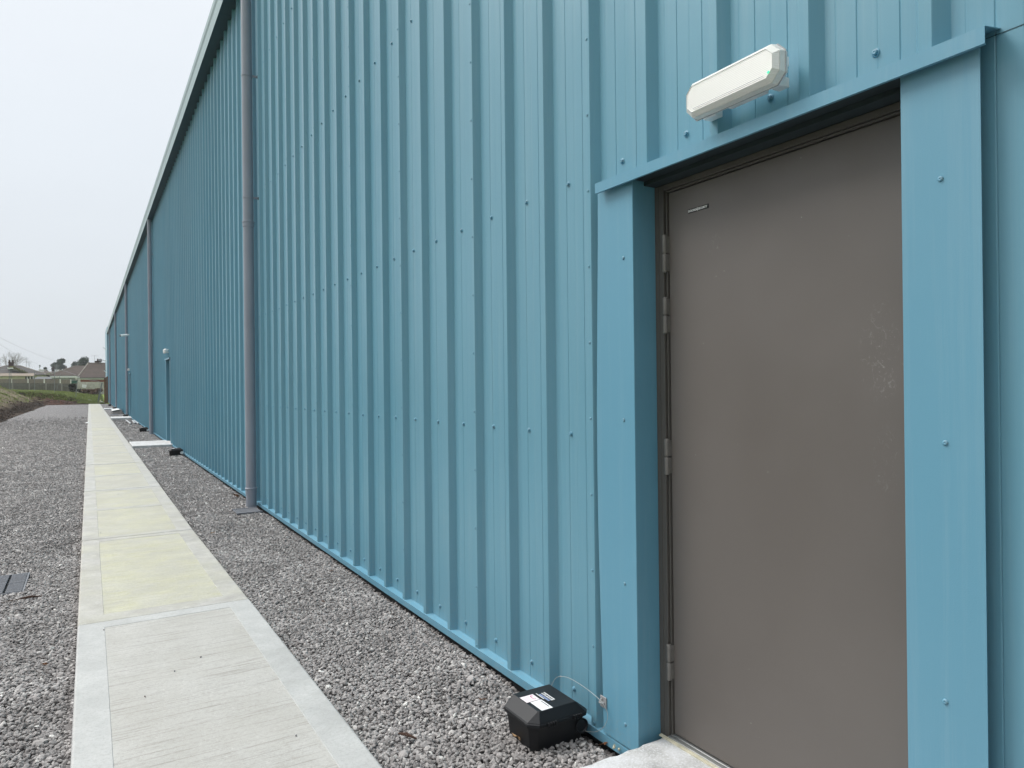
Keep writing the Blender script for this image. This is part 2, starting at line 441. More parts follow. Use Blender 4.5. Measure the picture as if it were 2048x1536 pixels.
# skirting flashing (drip) at the foot of the sheets
sk = MB()
def skirt(y0, y1):
    z0, z1 = .010, .046
    sk.prism([(1.720, y0, z0), (1.722, y0, z0), (1.722, y0, z1 - .001), (W + .03, y0, z1 + .012), (W + .03, y0, z1 + .014), (1.720, y0, z1 + .001)],
             [(1.720, y1, z0), (1.722, y1, z0), (1.722, y1, z1 - .001), (W + .03, y1, z1 + .012), (W + .03, y1, z1 + .014), (1.720, y1, z1 + .001)])
yy = Y_NEAR
for a, b in DOORS:
    y = yy
    while y < a - .01:
        e = min(y + 3.0, a - .005); skirt(y + .0015, e); y = e
    yy = b + .005
y = yy
while y < Y_FAR: skirt(y + .0015, min(y + 3, Y_FAR)); y += 3
sk.build('skirting_flashing', 'blue_trim', WH)
# near-black footing: the shade of the gap under the drip put into its colour
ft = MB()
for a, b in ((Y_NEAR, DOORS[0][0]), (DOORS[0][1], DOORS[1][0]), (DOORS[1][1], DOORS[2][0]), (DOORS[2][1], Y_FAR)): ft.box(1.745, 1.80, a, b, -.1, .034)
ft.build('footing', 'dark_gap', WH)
# eaves: soffit, gutter, roof
so = MB(); gu = MB()
ys = [Y_NEAR, 5, 15, 30, 50, 70, Y_FAR + .02]
for a, b in zip(ys, ys[1:]):
    ea, eb = eave(a), eave(b)
    so.prism([(1.583, a, ea), (W + .1, a, ea), (W + .1, a, ea + .02), (1.583, a, ea + .02)], [(1.583, b, eb), (W + .1, b, eb), (W + .1, b, eb + .02), (1.583, b, eb + .02)])
    pr = [(1.580, -.004), (1.583, -.004), (1.583, .20), (1.572, .24), (1.572, .31), (1.60, .318), (1.60, .325), (1.566, .325), (1.566, .238), (1.580, .198)]
    gu.prism([(x, a, ea + z) for x, z in pr], [(x, b, eb + z) for x, z in pr])
y = 1.6
while y < Y_FAR: so.box(1.585, W, y, y + .006, eave(y) - .002, eave(y) + .005); y += 2.95
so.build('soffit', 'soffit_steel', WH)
gu.build('gutter', 'gutter_steel', WH)
rf = MB(); e0, e1 = eave(Y_NEAR) + .30, eave(Y_FAR) + .30
rf.prism([(1.60, Y_NEAR, e0), (24, Y_NEAR, e0 + 2.2), (24, Y_NEAR, e0 + 2.1), (1.60, Y_NEAR, e0 - .1)], [(1.60, Y_FAR, e1), (24, Y_FAR, e1 + 2.2), (24, Y_FAR, e1 + 2.1), (1.60, Y_FAR, e1 - .1)])
rf.build('roof', 'roof_steel', WH)
ew = MB(); ew.box(W + .06, 24, Y_NEAR, Y_NEAR + .05, 0, eave(0)); ew.box(W + .06, 24, Y_FAR - .06, Y_FAR - .01, 0, eave(83)); ew.box(W + .45, W + .5, Y_NEAR + .1, Y_FAR - .1, 0, eave(0) - .02)
ew.build('end_wall', 'blue_steel', WH)

# --- screws
def screw_mesh(kind):
    m = MB()
    if kind == 'big':
        m.lathe((0, 0, 0), (-1, 0, 0), [(-.001, .0100), (.0008, .0104), (.0022, .0095), (.0026, .0070)], 14)
        m.lathe((0, 0, 0), (-1, 0, 0), [(.0024, .0066), (.0068, .0064), (.0080, .0050), (.0082, .0022), (.0070, .0012)], 12)
    else:
        m.lathe((0, 0, 0), (-1, 0, 0), [(-.0005, .0052), (.0012, .0050), (.0026, .0036), (.0030, .0014), (.0022, .0010)], 12)
    return m
big = []; small = []
near_y = {-4: 1.086, -3: 1.417, -2: 1.764, -1: 2.102, -5: .752}
rows = [-1.295, -.21, .85, 2.295, 3.763]
for k in range(-16, 242):
    y = near_y.get(k, 2.460 + k * .3335 + (random.uniform(-.004, .004) if k >= 0 else 0))
    if y > Y_FAR - .2: break
    for r in rows:
        z = CAMZ + r + random.uniform(-.002, .002)
        if any(a - .25 < y < b + .25 for a, b in DOORS) and z < HEAD + .05: continue
        big.append((W, y, z))
for k in range(-9, 81):
    c = 2.275 + k
    for j in range(-5, 15):
        z = CAMZ + .166 + j * .3045
        if z < .06 or any(a - .22 < c < b + .22 for a, b in DOORS) and z < HEAD + .05: continue
        small.append((XC, c, z))
allsc = [(math.hypot(p[0], p[1]), p, 'b') for p in big if p[1] > .4] + [(math.hypot(p[0], p[1]) * 1.5, p, 's') for p in small if p[1] > .4]
def invis(p):
    v = Vector(p) - Vector((0, 0, CAMZ)); d = v.dot(F); return d < .1 or abs(v.dot(Rv) / d) > .73 or abs(v.dot(Uv) / d) > .55
allsc = sorted([a for a in allsc if not invis(a[1])], key=lambda a: a[0])
protos = {'b': None, 's': None}
chosen = set()
for d, p, k in allsc[:98]:
    chosen.add(p)
    if protos[k] is None:
        o = screw_mesh('big' if k == 'b' else 'small').build('cladding_screw', 'blue_trim'); o.parent = WH; o.location = (p[0] - W, p[1], p[2]); protos[k] = o
        for f in o.data.polygons: f.use_smooth = True
    else:
        o = protos[k].copy(); COL.objects.link(o); o.location = (p[0] - W, p[1], p[2])
    o.rotation_euler = (random.uniform(0, 6), random.uniform(-.05, .05), random.uniform(-.05, .05)); o.scale = (1.12, 1.12, 1.12)
rest = MB(); sb = screw_mesh('big'); ss = screw_mesh('small')
for p in big:
    if p in chosen or p[1] > 45: continue
    rest.add([(v[0] + p[0], v[1] + p[1], v[2] + p[2]) for v in sb.v], sb.f)
for p in small:
    if p in chosen or p[1] > 16: continue
    rest.add([(v[0] + p[0], v[1] + p[1], v[2] + p[2]) for v in ss.v], ss.f)
tag(rest.build('far_screws', 'blue_trim', WH), kind='stuff')

# --- door surrounds
def L_trim(name, pts_yx, z0, z1, th=.0016, bow=0.0, sign=1):
    sg = 1 if pts_yx[0][0] > pts_yx[-1][0] else -1
    """folded sheet: polyline (y, x) extruded in z, thickness to the inside"""
    m = MB(); zs = [z0 + (z1 - z0) * i / 10 for i in range(11)]
    n = len(pts_yx)
    for a, b in zip(zs, zs[1:]):
        def ring(z):
            t = (z - z0) / (z1 - z0); bw = bow * math.sin(math.pi * t) ** 1.5
            o = []
            for i, (y, x) in enumerate(pts_yx): o.append((x, y + (bw if i == 0 else 0), z))
            q = [((x + th if i < 2 else x + (th if i == 2 else 0)), y + (bw if i == 0 else 0) + (sg * th if i >= 2 else 0), z) for i, (y, x) in enumerate(pts_yx)][::-1]
            return o + q
        ra, rb = ring(a), ring(b)
        N = len(ra); m.add(ra + rb, [(i, (i + 1) % N, N + (i + 1) % N, N + i) for i in range(N)])
        if a == z0: m.add(ra, [tuple(range(N))])
        if b == zs[-1]: m.add(rb, [tuple(range(N))])
    return m.build(name, 'blue_trim', WH)
XD = 1.842            # door leaf face
def surround(a, b, near=True):
    w = .205 if near else .12
    j1 = L_trim('jamb_trim', [(b + w, XT), (b + .0016, XT), (b + .0, XT + .0016), (b, 1.832)], .056, HEAD + .004, bow=.022 if near else 0)
    j2 = L_trim('jamb_trim', [(a - (.182 if near else .12), XT), (a - .0016, XT), (a, XT + .0016), (a, 1.832)], .056, HEAD + .004)
    y0, y1 = a - (.206 if near else .13), b + (.185 if near else .13)
    z0, z1 = CAMZ + .737, CAMZ + .776; xl = 1.690 if near else 1.70
    lt = MB()
    pr = [(xl, z0), (xl + .0015, z0), (xl + .0015, z1 - .0015), (W + .004, z1 + .010), (W + .004, z1 + .012), (xl, z1)]
    lt.prism([(x, y0, z) for x, z in pr], [(x, y1, z) for x, z in pr])
    lt.box(xl + .0015, xl + .010, y0 + .002, y1 - .002, z0, z0 + .0012)
    L = lt.build('lintel_trim', 'blue_trim', WH)
    sf = MB(); sf.box(xl + .015, 1.846, a, b, HEAD + .004, HEAD + .0055); sf.box(1.775, 1.846, a, b, HEAD - .012, HEAD + .003); sf.build('head_reveal', 'head_shade', WH)
    return j1, j2, L
j1, j2, L = surround(*DOORS[0])
for par, lst in ((j1, [(2.054, .47), (2.062, -.136), (2.068, -.751), (2.074, -1.311 + .03)]), (j2, [(.906, .472), (.902, -.147), (.909, -.755)])):
    for (y, z) in lst:
        o = protos['s'].copy(); COL.objects.link(o); o.name = 'trim_screw'; o.parent = par; o.location = (XT - W - .0002, y, z + CAMZ); o.scale = (1.3, 1.3, 1.3)
# frame
fr = MB(); SL = CAMZ - 1.31   # slab top
fr.box(1.826, 1.90, 1.978, 1.999, SL, HEAD - .014)
fr.box(1.829, 1.90, 1.9765, 1.978, SL, HEAD - .014)
fr.box(1.826, 1.90, 1.953, 1.9765, SL, HEAD - .014)
fr.box(1.826, 1.90, .985, 1.046, SL, HEAD - .014)
fr.box(1.8275, 1.90, 1.046, 1.953, HEAD - .034, HEAD - .014)
fr.box(1.8345, 1.90, 1.046, 1.9505, HEAD - .042, HEAD - .036)
fr.box(1.8345, 1.90, 1.9435, 1.9500, SL + .012, HEAD - .036)
fr.box(1.90, 1.93, .985, 1.999, SL - .05, HEAD - .002)
fr.build('door_frame', 'frame_paint', WH, bevel=.0012, seg=1)
sl = MB(); sl.box(1.818, 1.852, 1.046, 1.953, SL + .001, SL + .010); sl.box(1.8345, 1.85, 1.046, 1.953, SL + .010, SL + .014)
sl.build('door_sill', 'sill_metal', WH, bevel=.001, seg=1)
se = MB(); se.box(1.806, 1.818, 1.046, 1.985, SL + .0005, SL + .0065); se.build('sill_sealant', 'sealant', WH)
df = MB(); df.box(XD, XD + .05, 1.049, 1.9405, SL + .018, HEAD - .045)
door = df.build('door', 'door_paint', WH, bevel=.002, seg=2)
for (za, zb, cut_) in ((.547, .408, 0), (.317, .182, 1), (-.205, -.338, 1), (-.962, -1.095, 0)):
    h = MB(); r = .0088; zm = (za + zb) / 2; y, x = 1.9475, 1.8255
    def barrel(a, b): h.lathe((x, y, CAMZ + a), (0, 0, 1), [(0, r * .55), (.002, r * .9), (.004, r), (b - a - .004, r), (b - a - .002, r * .9), (b - a, r * .55)], 18)
    barrel(zb, zm - .0012); barrel(zm + .0012, za); h.lathe((x, y, CAMZ + zb + .004), (0, 0, 1), [(0, r * .6), (za - zb - .008, r * .6)], 12)
    h.box(1.8255, 1.845, 1.940, 1.953, CAMZ + zb + .006, CAMZ + zm - .003); h.box(1.8255, 1.845, 1.940, 1.953, CAMZ + zm + .003, CAMZ + za - .006)
    o = h.build('hinge', 'hinge_paint', door, smooth=True)
# name plate on the leaf
npm = MB(); npm.box(XD - .0016, XD, 1.744, 1.842, CAMZ + .604, CAMZ + .6185)
plate = npm.build('nameplate', 'ink_black', door, bevel=.0008, seg=1)
def text_obj(name, body, size, mat, parent, origin, xdir, ydir, ext=.0004, sx=1.0, zs=None):
    cu = bpy.data.curves.new(name, 'FONT'); cu.body = body; cu.size = size; cu.extrude = ext; cu.offset = size * .035
    tmp = bpy.data.objects.new(name + '_tmp', cu); COL.objects.link(tmp)
    bpy.context.view_layer.update()
    dg = bpy.context.evaluated_depsgraph_get(); me = bpy.data.meshes.new_from_object(tmp.evaluated_get(dg))
    COL.objects.unlink(tmp); bpy.data.objects.remove(tmp); bpy.data.curves.remove(cu)
    xd, yd = Vector(xdir), Vector(ydir); nd = xd.cross(yd)
    off = rootloc(parent) if parent else Vector((0, 0, 0))
    for v in me.vertices:
        p = Vector(origin) + xd * v.co.x * sx + yd * v.co.y + nd * v.co.z - off
        v.co = p
    me.materials.clear(); me.materials.append(MT[mat])
    o = bpy.data.objects.new(name, me); COL.objects.link(o); o.parent = parent; return o
text_obj('lettering', 'DOORS', .0105, 'sticker_white', door, (XD - .0018, 1.8405, CAMZ + .6075), (0, -1, 0), (0, 0, 1), sx=1.05)
text_obj('lettering', '4', .0165, 'sticker_white', door, (XD - .0018, 1.8025, CAMZ + .6052), (0, -1, 0), (0, 0, 1))
text_obj('lettering', 'SECURITY', .0105, 'sticker_white', door, (XD - .0018, 1.7925, CAMZ + .6075), (0, -1, 0), (0, 0, 1), sx=.90)
# far doors
for a, b in DOORS[1:]:
    surround(a, b, False)
    d = MB(); d.box(XD, XD + .05, a + .04, b - .04, .12, HEAD - .04); d.build('door', 'door_paint', WH)
    q = MB(); q.box(1.826, 1.90, a, a + .04, .1, HEAD - .01); q.box(1.826, 1.90, b - .04, b, .1, HEAD - .01); q.box(1.826, 1.90, a + .04, b - .04, HEAD - .04, HEAD - .01); q.box(1.90, 1.93, a, b, .0, HEAD); q.build('door_frame', 'frame_paint', WH)

# --- downpipes
PX = 1.642; PR = .060
def downpipe(y, top, k):
    m = MB()
    m.lathe((PX, y, -.02), (0, 0, 1), [(0, PR), (top + .03, PR)], 28)
    dp = m.build('downpipe', 'grey_pvc', WH, smooth=True)
    zs = [.165, 3.33, 6.3] if k == 0 else [1.35, 2.75, 4.6]
    for z in zs:
        c = MB(); c.lathe((PX, y, z), (0, 0, 1), [(0, PR + .001), (.002, PR + .005), (.045, PR + .005), (.048, PR + .005), (.052, PR + .010), (.066, PR + .010), (.070, PR + .004), (.071, PR)], 28)
        c.build('pipe_collar', 'grey_pvc', dp, smooth=True)
    for z in ([5.13, 3.68, 1.9] if k == 0 else [5.6, 4.0, 2.1, .8]):
        if k == 0 and z == 1.9: continue
        b = MB(); b.lathe((PX, y, z - .012), (0, 0, 1), [(0, PR), (.001, PR + .004), (.023, PR + .004), (.024, PR)], 28); b.box(PX + .03, W - .002, y - .03, y - .02, z - .012, z + .012)
        b.box(W - .006, W - .0015, y - .065, y - .02, z - .018, z + .018)
        bb = b.build('pipe_bracket', 'grey_pvc', dp, smooth=False); q = MB(); q.box(W - .012, W - .0062, y - .060, y - .030, z - .022, z + .008); q.build('fixing', 'bracket_black', bb)
    return dp
for k, y in enumerate([8.82, 24.6, 40.9, 57.8, 75.0]): downpipe(y, eave(y), k)

# --- wing at the far end
wg = MB(); wg.box(1.60, 9, Y_FAR + .03, Y_FAR + 9, 0, eave(Y_FAR) + .75)
WG = wg.build('end_block', 'gutter_steel', None, origin=(1.6, Y_FAR, 0)); MT['wing_blue'] = simple('wing_blue', (.26, .42, .52, 1), .45, .06)
WG.data.materials[0] = MT['wing_blue']; tag(WG, 'taller pale blue block at the far end of the blue warehouse', 'building')

#@@SPLIT
# ================================================================== GROUND AND PATH
gb = MB()
gb.box(-3.9, 1.688, -9, 80.0, -.35, -.010)
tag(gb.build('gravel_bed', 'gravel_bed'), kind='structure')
# path
PL = -.072
def pr_x(y): return .905 if y < 3 else (.905 - (y - 3) * .010 if y < 7.5 else .86)
joints = [-6, -3.4, -.7, 2.16, 4.866, 7.567, 9.432, 11.186, 13.109, 15.076, 17.606, 19.9]
while joints[-1] < 78: joints.append(joints[-1] + 2.45)
joints[-1] = 78.6
pm = MB(); alg = []
for i, (a, b) in enumerate(zip(joints, joints[1:])):
    g = .004; ya, yb = a + g, b - g; zt = .040 + random.uniform(-.002, .002)
    xl, xra, xrb = PL, pr_x(a), pr_x(b); rd = .010
    n0 = len(pm.v)
    m1 = .12 if i < 5 else random.uniform(.07, .13)
    m0 = .155 if i == 4 else random.uniform(.05, .11)
    il, ir = xl + .135, .135
    # rim top ring, rounded arris, sides, recessed panel
    o_ = [(xl, ya, -.1), (xra, ya, -.1), (xrb, yb, -.1), (xl, yb, -.1)]
    s_ = [(xl, ya, zt - rd), (xra, ya, zt - rd), (xrb, yb, zt - rd), (xl, yb, zt - rd)]
    r_ = [(xl + rd * .35, ya + .002, zt - rd * .3), (xra - rd * .35, ya + .002, zt - rd * .3), (xrb - rd * .35, yb - .002, zt - rd * .3), (xl + rd * .35, yb - .002, zt - rd * .3)]
    t_ = [(xl + rd, ya + .006, zt), (xra - rd, ya + .006, zt), (xrb - rd, yb - .006, zt), (xl + rd, yb - .006, zt)]
    i_ = [(il, ya + m0, zt), (xra - ir, ya + m0, zt), (xrb - ir, yb - m1, zt), (il, yb - m1, zt)]
    j_ = [(il + .002, ya + m0 + .002, zt - .0022), (xra - ir - .002, ya + m0 + .002, zt - .0022), (xrb - ir - .002, yb - m1 - .002, zt - .0022), (il + .002, yb - m1 - .002, zt - .0022)]
    vs = o_ + s_ + r_ + t_ + i_ + j_
    fs = []
    for L_ in range(5):
        for k in range(4): fs.append((L_ * 4 + k, L_ * 4 + (k + 1) % 4, L_ * 4 + 4 + (k + 1) % 4, L_ * 4 + 4 + k))
    pm.add(vs, fs, 0); pm.add(j_, [(0, 1, 2, 3)], 1)
    alg += [0.0 if i < 4 else (.95 if i == 4 else .85 if i == 5 else random.uniform(.35, .8))] * (len(pm.v) - n0)
po = pm.build('path', ['concrete_smooth', 'concrete_brushed'])
at = po.data.attributes.new('algae', 'FLOAT', 'POINT'); at.data.foreach_set('value', alg)
tag(po, kind='structure')
jb = MB(); jb.box(PL + .01, .84, -6, 78.5, -.09, .022); tag(jb.build('path_bed', 'dark_gap'), kind='structure')
# doorstep slabs: irregular cast edges
def step_slab(name, y0, y1, x0, x1, zt, label, rough_):
    m = MB(); N = 60; top = []; 
    def edge(pa, pb, n, amp):
        o = []
        for i in range(n):
            t = i / n; x = pa[0] + (pb[0] - pa[0]) * t; y = pa[1] + (pb[1] - pa[1]) * t
            a = amp * (math.sin(i * 1.7 + pa[0]) * .4 + random.uniform(-.6, .6)); dx, dy = pb[1] - pa[1], -(pb[0] - pa[0]); l = math.hypot(dx, dy)
            o.append((x + dx / l * a, y + dy / l * a))
        return o
    loop = edge((x0, y0), (x1, y0), 24, rough_) + edge((x1, y0), (x1, y1 + (.02 if rough_ > .002 else 0)), 4, 0) + edge((x1, y1 + (.02 if rough_ > .002 else 0)), (x0, y1), 34, rough_) + edge((x0, y1), (x0, y0), 8, rough_ * .5)
    cx = sum(p[0] for p in loop) / len(loop); cy = sum(p[1] for p in loop) / len(loop)
    ins = lambda p, d: (p[0] + (d if p[0] < cx else -d) * (1 if abs(p[0] - cx) > .3 else 0), p[1] + (d if p[1] < cy else -d))
    l0 = [(x, y, -.1) for x, y in loop]; l1 = [(x, y, zt - .012) for x, y in loop]; l2 = [(*ins(p, .004), zt - .003) for p in loop]; l3 = [(*ins(p, .012), zt) for p in loop]
    n = len(loop)
    m.add(l0 + l1 + l2 + l3, [(r * n + i, r * n + (i + 1) % n, (r + 1) * n + (i + 1) % n, (r + 1) * n + i) for r in range(3) for i in range(n)] + [tuple(range(3 * n, 4 * n))])
    o = m.build(name, 'concrete_step'); return tag(o, label, 'doorstep', 'concrete doorsteps along the warehouse')
step_slab('doorstep', .93, 1.955, .93, 1.825, SL, 'nearest concrete doorstep under the brown door, rough broken edge', .006)
step_slab('doorstep', 19.1, 20.75, .87, 1.826, .062, 'pale concrete doorstep between path and second doorway, beside the second downpipe', .002)
step_slab('doorstep', 38.2, 40.3, .87, 1.826, .062, 'pale concrete doorstep at the third doorway by the third downpipe', .002)
step_slab('doorstep', 56.6, 58.9, .87, 1.72, .06, 'thin pale concrete slab farthest along the warehouse wall', .002)

# ---- loose stones
ICO_V, ICO_F = [], []
ph = (1 + 5 ** .5) / 2
ICO_V = np.array([(-1, ph, 0), (1, ph, 0), (-1, -ph, 0), (1, -ph, 0), (0, -1, ph), (0, 1, ph), (0, -1, -ph), (0, 1, -ph), (ph, 0, -1), (ph, 0, 1), (-ph, 0, -1), (-ph, 0, 1)]) / math.sqrt(1 + ph * ph)
ICO_F = np.array([(0, 11, 5), (0, 5, 1), (0, 1, 7), (0, 7, 10), (0, 10, 11), (1, 5, 9), (5, 11, 4), (11, 10, 2), (10, 7, 6), (7, 1, 8), (3, 9, 4), (3, 4, 2), (3, 2, 6), (3, 6, 8), (3, 8, 9), (4, 9, 5), (2, 4, 11), (6, 2, 10), (8, 6, 7), (9, 8, 1)])
CUB_V = np.array([(x, y, z) for z in (-1, 1) for x, y in ((-1, -1), (1, -1), (1, 1), (-1, 1))]) * .62
CUB_F = np.array([(0, 3, 2), (0, 2, 1), (4, 5, 6), (4, 6, 7), (0, 1, 5), (0, 5, 4), (1, 2, 6), (1, 6, 5), (2, 3, 7), (2, 7, 6), (3, 0, 4), (3, 4, 7)])
def rocks(pos, rad, base_v, base_f, jag=.22, flat=.62):
    n = len(pos); k = len(base_v)
    V = np.repeat(base_v[None], n, 0) * (1 + rng.uniform(-jag, jag, (n, k, 1)))
    sc = np.stack([rng.uniform(.85, 1.35, n), rng.uniform(.65, 1.0, n), rng.uniform(flat * .7, flat * 1.2, n)], 1)
    V = V * sc[:, None, :] * rad[:, None, None]
    a = rng.uniform(0, 2 * np.pi, n); tl = rng.normal(0, .45, n); tb = rng.normal(0, .45, n)
    def rot(ax, an):
        c, s = np.cos(an), np.sin(an); Z = np.zeros(n); O = np.ones(n)
        if ax == 0: m = [[O, Z, Z], [Z, c, -s], [Z, s, c]]
        elif ax == 1: m = [[c, Z, s], [Z, O, Z], [-s, Z, c]]
        else: m = [[c, -s, Z], [s, c, Z], [Z, Z, O]]
        return np.array([[np.broadcast_to(e, n) for e in r] for r in m]).transpose(2, 0, 1)
    Rm = rot(2, a) @ rot(0, tl) @ rot(1, tb)
    V = np.einsum('nij,nkj->nki', Rm, V) + pos[:, None, :]
    Fc = base_f[None] + (np.arange(n) * k)[:, None, None]
    tone = np.repeat(np.clip(rng.beta(2.6, 3.2, n) + (rng.random(n) > .97) * .4, 0, 1), k)
    return V.reshape(-1, 3), Fc.reshape(-1, 3), tone
def blocked(x, y, pad=0.0):
    pr = np.where(y < 3, .905, np.where(y < 7.5, .905 - (y - 3) * .010, .86))
    b = (x > PL - pad) & (x < pr + pad)
    for a, c in ((.93, 1.955), (19.1, 20.75), (38.2, 40.3)): b |= (x > .85) & (y > a - pad) & (y < c + pad)
    b |= (x > 1.455) & (x < 1.69) & (y > 2.30) & (y < 2.50)
    b |= (x > -.98) & (x < -.40) & (y > 6.00) & (y < 6.60)
    b |= x > 1.742
    return b
def field(x0f, x1f, y0, y1, s):
    ny = int((y1 - y0) / s); out = []
    for j in range(ny):
        y = y0 + j * s; a, b = x0f(y), x1f(y); nx = int((b - a) / s)
        if nx < 1: continue
        xs = a + (np.arange(nx) + rng.random(nx)) * s; ys_ = y + rng.random(nx) * s; out.append(np.stack([xs, ys_], 1))
    return np.concatenate(out)
VV, FF, TT = [], [], []; nv = 0
zones = [(1.9, 7, .0130, .0092, ICO_V, ICO_F), (7, 14, .0160, .0106, CUB_V, CUB_F), (14, 28, .0235, .0145, CUB_V, CUB_F), (28, 48, .040, .0195, CUB_V, CUB_F)]
for (y0, y1, s, r, bv, bf) in zones:
    for (xa, xb) in ((lambda y: max(-3.6, -1.9 - .13 * y), lambda y: PL), (lambda y: .84, lambda y: 1.75)):
        yl = max(y0, 2.6) if xa(5) < 0 else y0
        q = field(xa, xb, yl, y1, s)
        q = q[~blocked(q[:, 0], q[:, 1], .002)]
        if y0 == 28: q = q[rng.random(len(q)) > 1 - (1 - np.clip((q[:, 1] - 29) / 19, 0, 1)) ** 3]
        n = len(q); rad = r * np.exp(rng.normal(0, .24, n)) * np.where(rng.random(n) > .975, 1.5, 1)
        lowfreq = .004 * np.sin(q[:, 0] * 9 + 2 * np.sin(q[:, 1] * 3)) + .004 * np.sin(q[:, 1] * 6.5)
        z = rng.uniform(-.007, .007, n) + lowfreq
        z = z - .034 * np.clip((q[:, 0] - 1.672) / .03, 0, 1) - .012 * np.clip(1 - np.minimum(np.abs(q[:, 0] - .875), np.abs(q[:, 0] - PL)) / .035, 0, 1)
        V, Fc, T = rocks(np.column_stack([q, z]), rad, bv, bf)
        VV.append(V); FF.append(Fc + nv); TT.append(T); nv += len(V)
gravel = np_mesh('gravel', np.concatenate(VV), np.concatenate(FF), 'gravel_stone', {'tone': np.concatenate(TT)})
tag(gravel, kind='stuff')

# ---- bank, mound and field beyond
def interp(x, xs, ys): return np.interp(x, xs, ys)
LIPX = [-14, -8, -6.4, -4.4, -2.4, -1.7, -.6, .7, 2.5]; LIPZ = [1.9, 1.6, 1.25, 1.15, .88, .62, .32, .06, .02]
FZX = [-20, -8.6, -4.9, -3, -1, 1.2, 3]; FZZ = [1.45, 1.40, 1.33, 1.18, .98, .88, .85]
def nz(x, y, s, a, seed=0):
    o = 0
    for k in range(4):
        f = s * 2 ** k; t1, t2 = seed + k * 1.3, seed * .7 + k * 2.1
        o = o + a / 2 ** k * np.sin(x * f + t1 + 1.9 * np.sin(y * f * .63 + t2)) * np.sin(y * f * 1.13 + t2 + 1.7 * np.sin(x * f * .71 + t1))
    return o
def height(x, y):
    foot = -3.62 + .18 * np.sin(y * .35) + .10 * np.sin(y * 1.3) + .06 * np.sin(y * 3.1)
    d = np.maximum(0, foot - x)
    bank = np.where(d < .35, d * 1.05, .37 + (d - .35) * .50); bank = np.minimum(bank, 2.5 + .1 * (d - 4))
    endf = np.clip((77.6 + .5 * x * 0 - y) / 3.4, 0, 1); bank = bank * endf ** .7
    bank = bank + nz(x, y, 2.3, .05, 3) * np.clip(d * 2, 0, 1) + nz(x, y, 9, .025, 1) * np.clip(d * 3, 0, 1)
    lip = interp(x, LIPX, LIPZ); fz = interp(x, FZX, FZZ)
    y0 = 78.9 + .25 * np.sin(x * 1.9); fr_ = np.clip((y - y0) / 4.4, 0, 1)
    mound = lip * (.62 * fr_ ** .8 + .38 * np.clip((fr_ - .88) * 9, 0, 1)) + nz(x, y, 3.1, .10, 5) * np.clip(fr_ * 4, 0, 1) * np.clip(lip * 1.5, 0, 1) * (1 - np.clip((y - 83.5) / 1.5, 0, 1))
    f2 = np.clip((y - 83.4) / 22, 0, 1); fld = lip + (fz - lip) * f2 + nz(x, y, 1.1, .03, 2)
    h = np.where(y < 83.4, mound, fld)
    h = np.where(y < 78.9, 0, h)
    return np.maximum(bank, h) - .012
def grid(name, xs, ys_, gfun):
    X, Y = np.meshgrid(xs, ys_); H = height(X, Y)
    V = np.stack([X, Y, H], -1).reshape(-1, 3); nx, ny = len(xs), len(ys_)
    i = np.arange(nx - 1)[None] + (np.arange(ny - 1) * nx)[:, None]
    Fc = np.stack([i, i + 1, i + nx + 1, i + nx], -1).reshape(-1, 4)
    g, r, w_ = gfun(X, Y, H); return np_mesh(name, V, Fc, 'earth_and_grass', {'grass': g.ravel(), 'red': r.ravel(), 'straw': w_.ravel()}, True)
def gbank(X, Y, H):
    d = np.maximum(0, -3.62 - X); g = np.clip((d - .4) * .4, 0, .36) + .0 * X
    return g, np.zeros_like(X), np.clip((d - .35) * 2, 0, 1)
bk = grid('earth_bank', np.concatenate([np.linspace(-30, -9, 40)[:-1], np.linspace(-9, -3.3, 60)]), np.linspace(6, 81.5, 420), gbank); tag(bk, kind='structure')
def gfield(X, Y, H):
    g = np.clip((Y - 82.9) / 1.0, 0, 1) * .85
    g = np.maximum(g, np.clip((X + .3) / 1.2, 0, .8) * np.clip((Y - 79) / 2, 0, 1))
    g = np.maximum(g, .38 * (X < -3.6) * (Y > 80))
    r = np.clip(1 - np.abs(X + 2.9) / 2.2, 0, 1) * (Y < 84)
    return g, r, np.zeros_like(X)
fl = grid('grass_field', np.linspace(-16, 3.2, 150), np.concatenate([np.linspace(78.7, 86, 60)[:-1], np.linspace(86, 112, 60)]), gfield); tag(fl, kind='structure')
far = MB(); far.add([(-600, 111.5, .9), (600, 111.5, .9), (600, 900, 1.0), (-600, 900, 1.0)], [(0, 1, 2, 3)]); far.add([(-600, -300, -.4), (600, -300, -.4), (600, 111.5, -.4), (-600, 111.5, -.4)], [(0, 1, 2, 3)])
fo = far.build('ground', 'earth_and_grass'); a1 = fo.data.attributes.new('grass', 'FLOAT', 'POINT'); a1.data.foreach_set('value', [1.0] * 8); tag(fo, kind='structure')

# tufts
def tufts(pts, hmin, hmax, wid, blades=4):
    n = len(pts) * blades; b = np.repeat(pts, blades, 0)
    a = rng.uniform(0, 2 * np.pi, n); h = rng.uniform(hmin, hmax, n); w = wid * rng.uniform(.6, 1.3, n); ln = rng.uniform(.2, .9, n) * h
    dx, dy = np.cos(a), np.sin(a); px, py = -dy, dx
    b = b + np.stack([rng.normal(0, .04, n), rng.normal(0, .04, n), np.full(n, -.01)], 1)
    v0 = b + np.stack([px * w, py * w, 0 * w], 1); v1 = b - np.stack([px * w, py * w, 0 * w], 1)
    v2 = b + np.stack([dx * ln, dy * ln, h], 1)
    V = np.stack([v0, v1, v2], 1).reshape(-1, 3); Fc = np.arange(n * 3).reshape(-1, 3)
    return V, Fc, np.repeat(rng.random(n), 3)
pts = []
X = rng.uniform(-12, 1.3, 26000); Y = rng.uniform(82.6, 106, 26000); pts.append(np.stack([X, Y, height(X, Y)], 1))
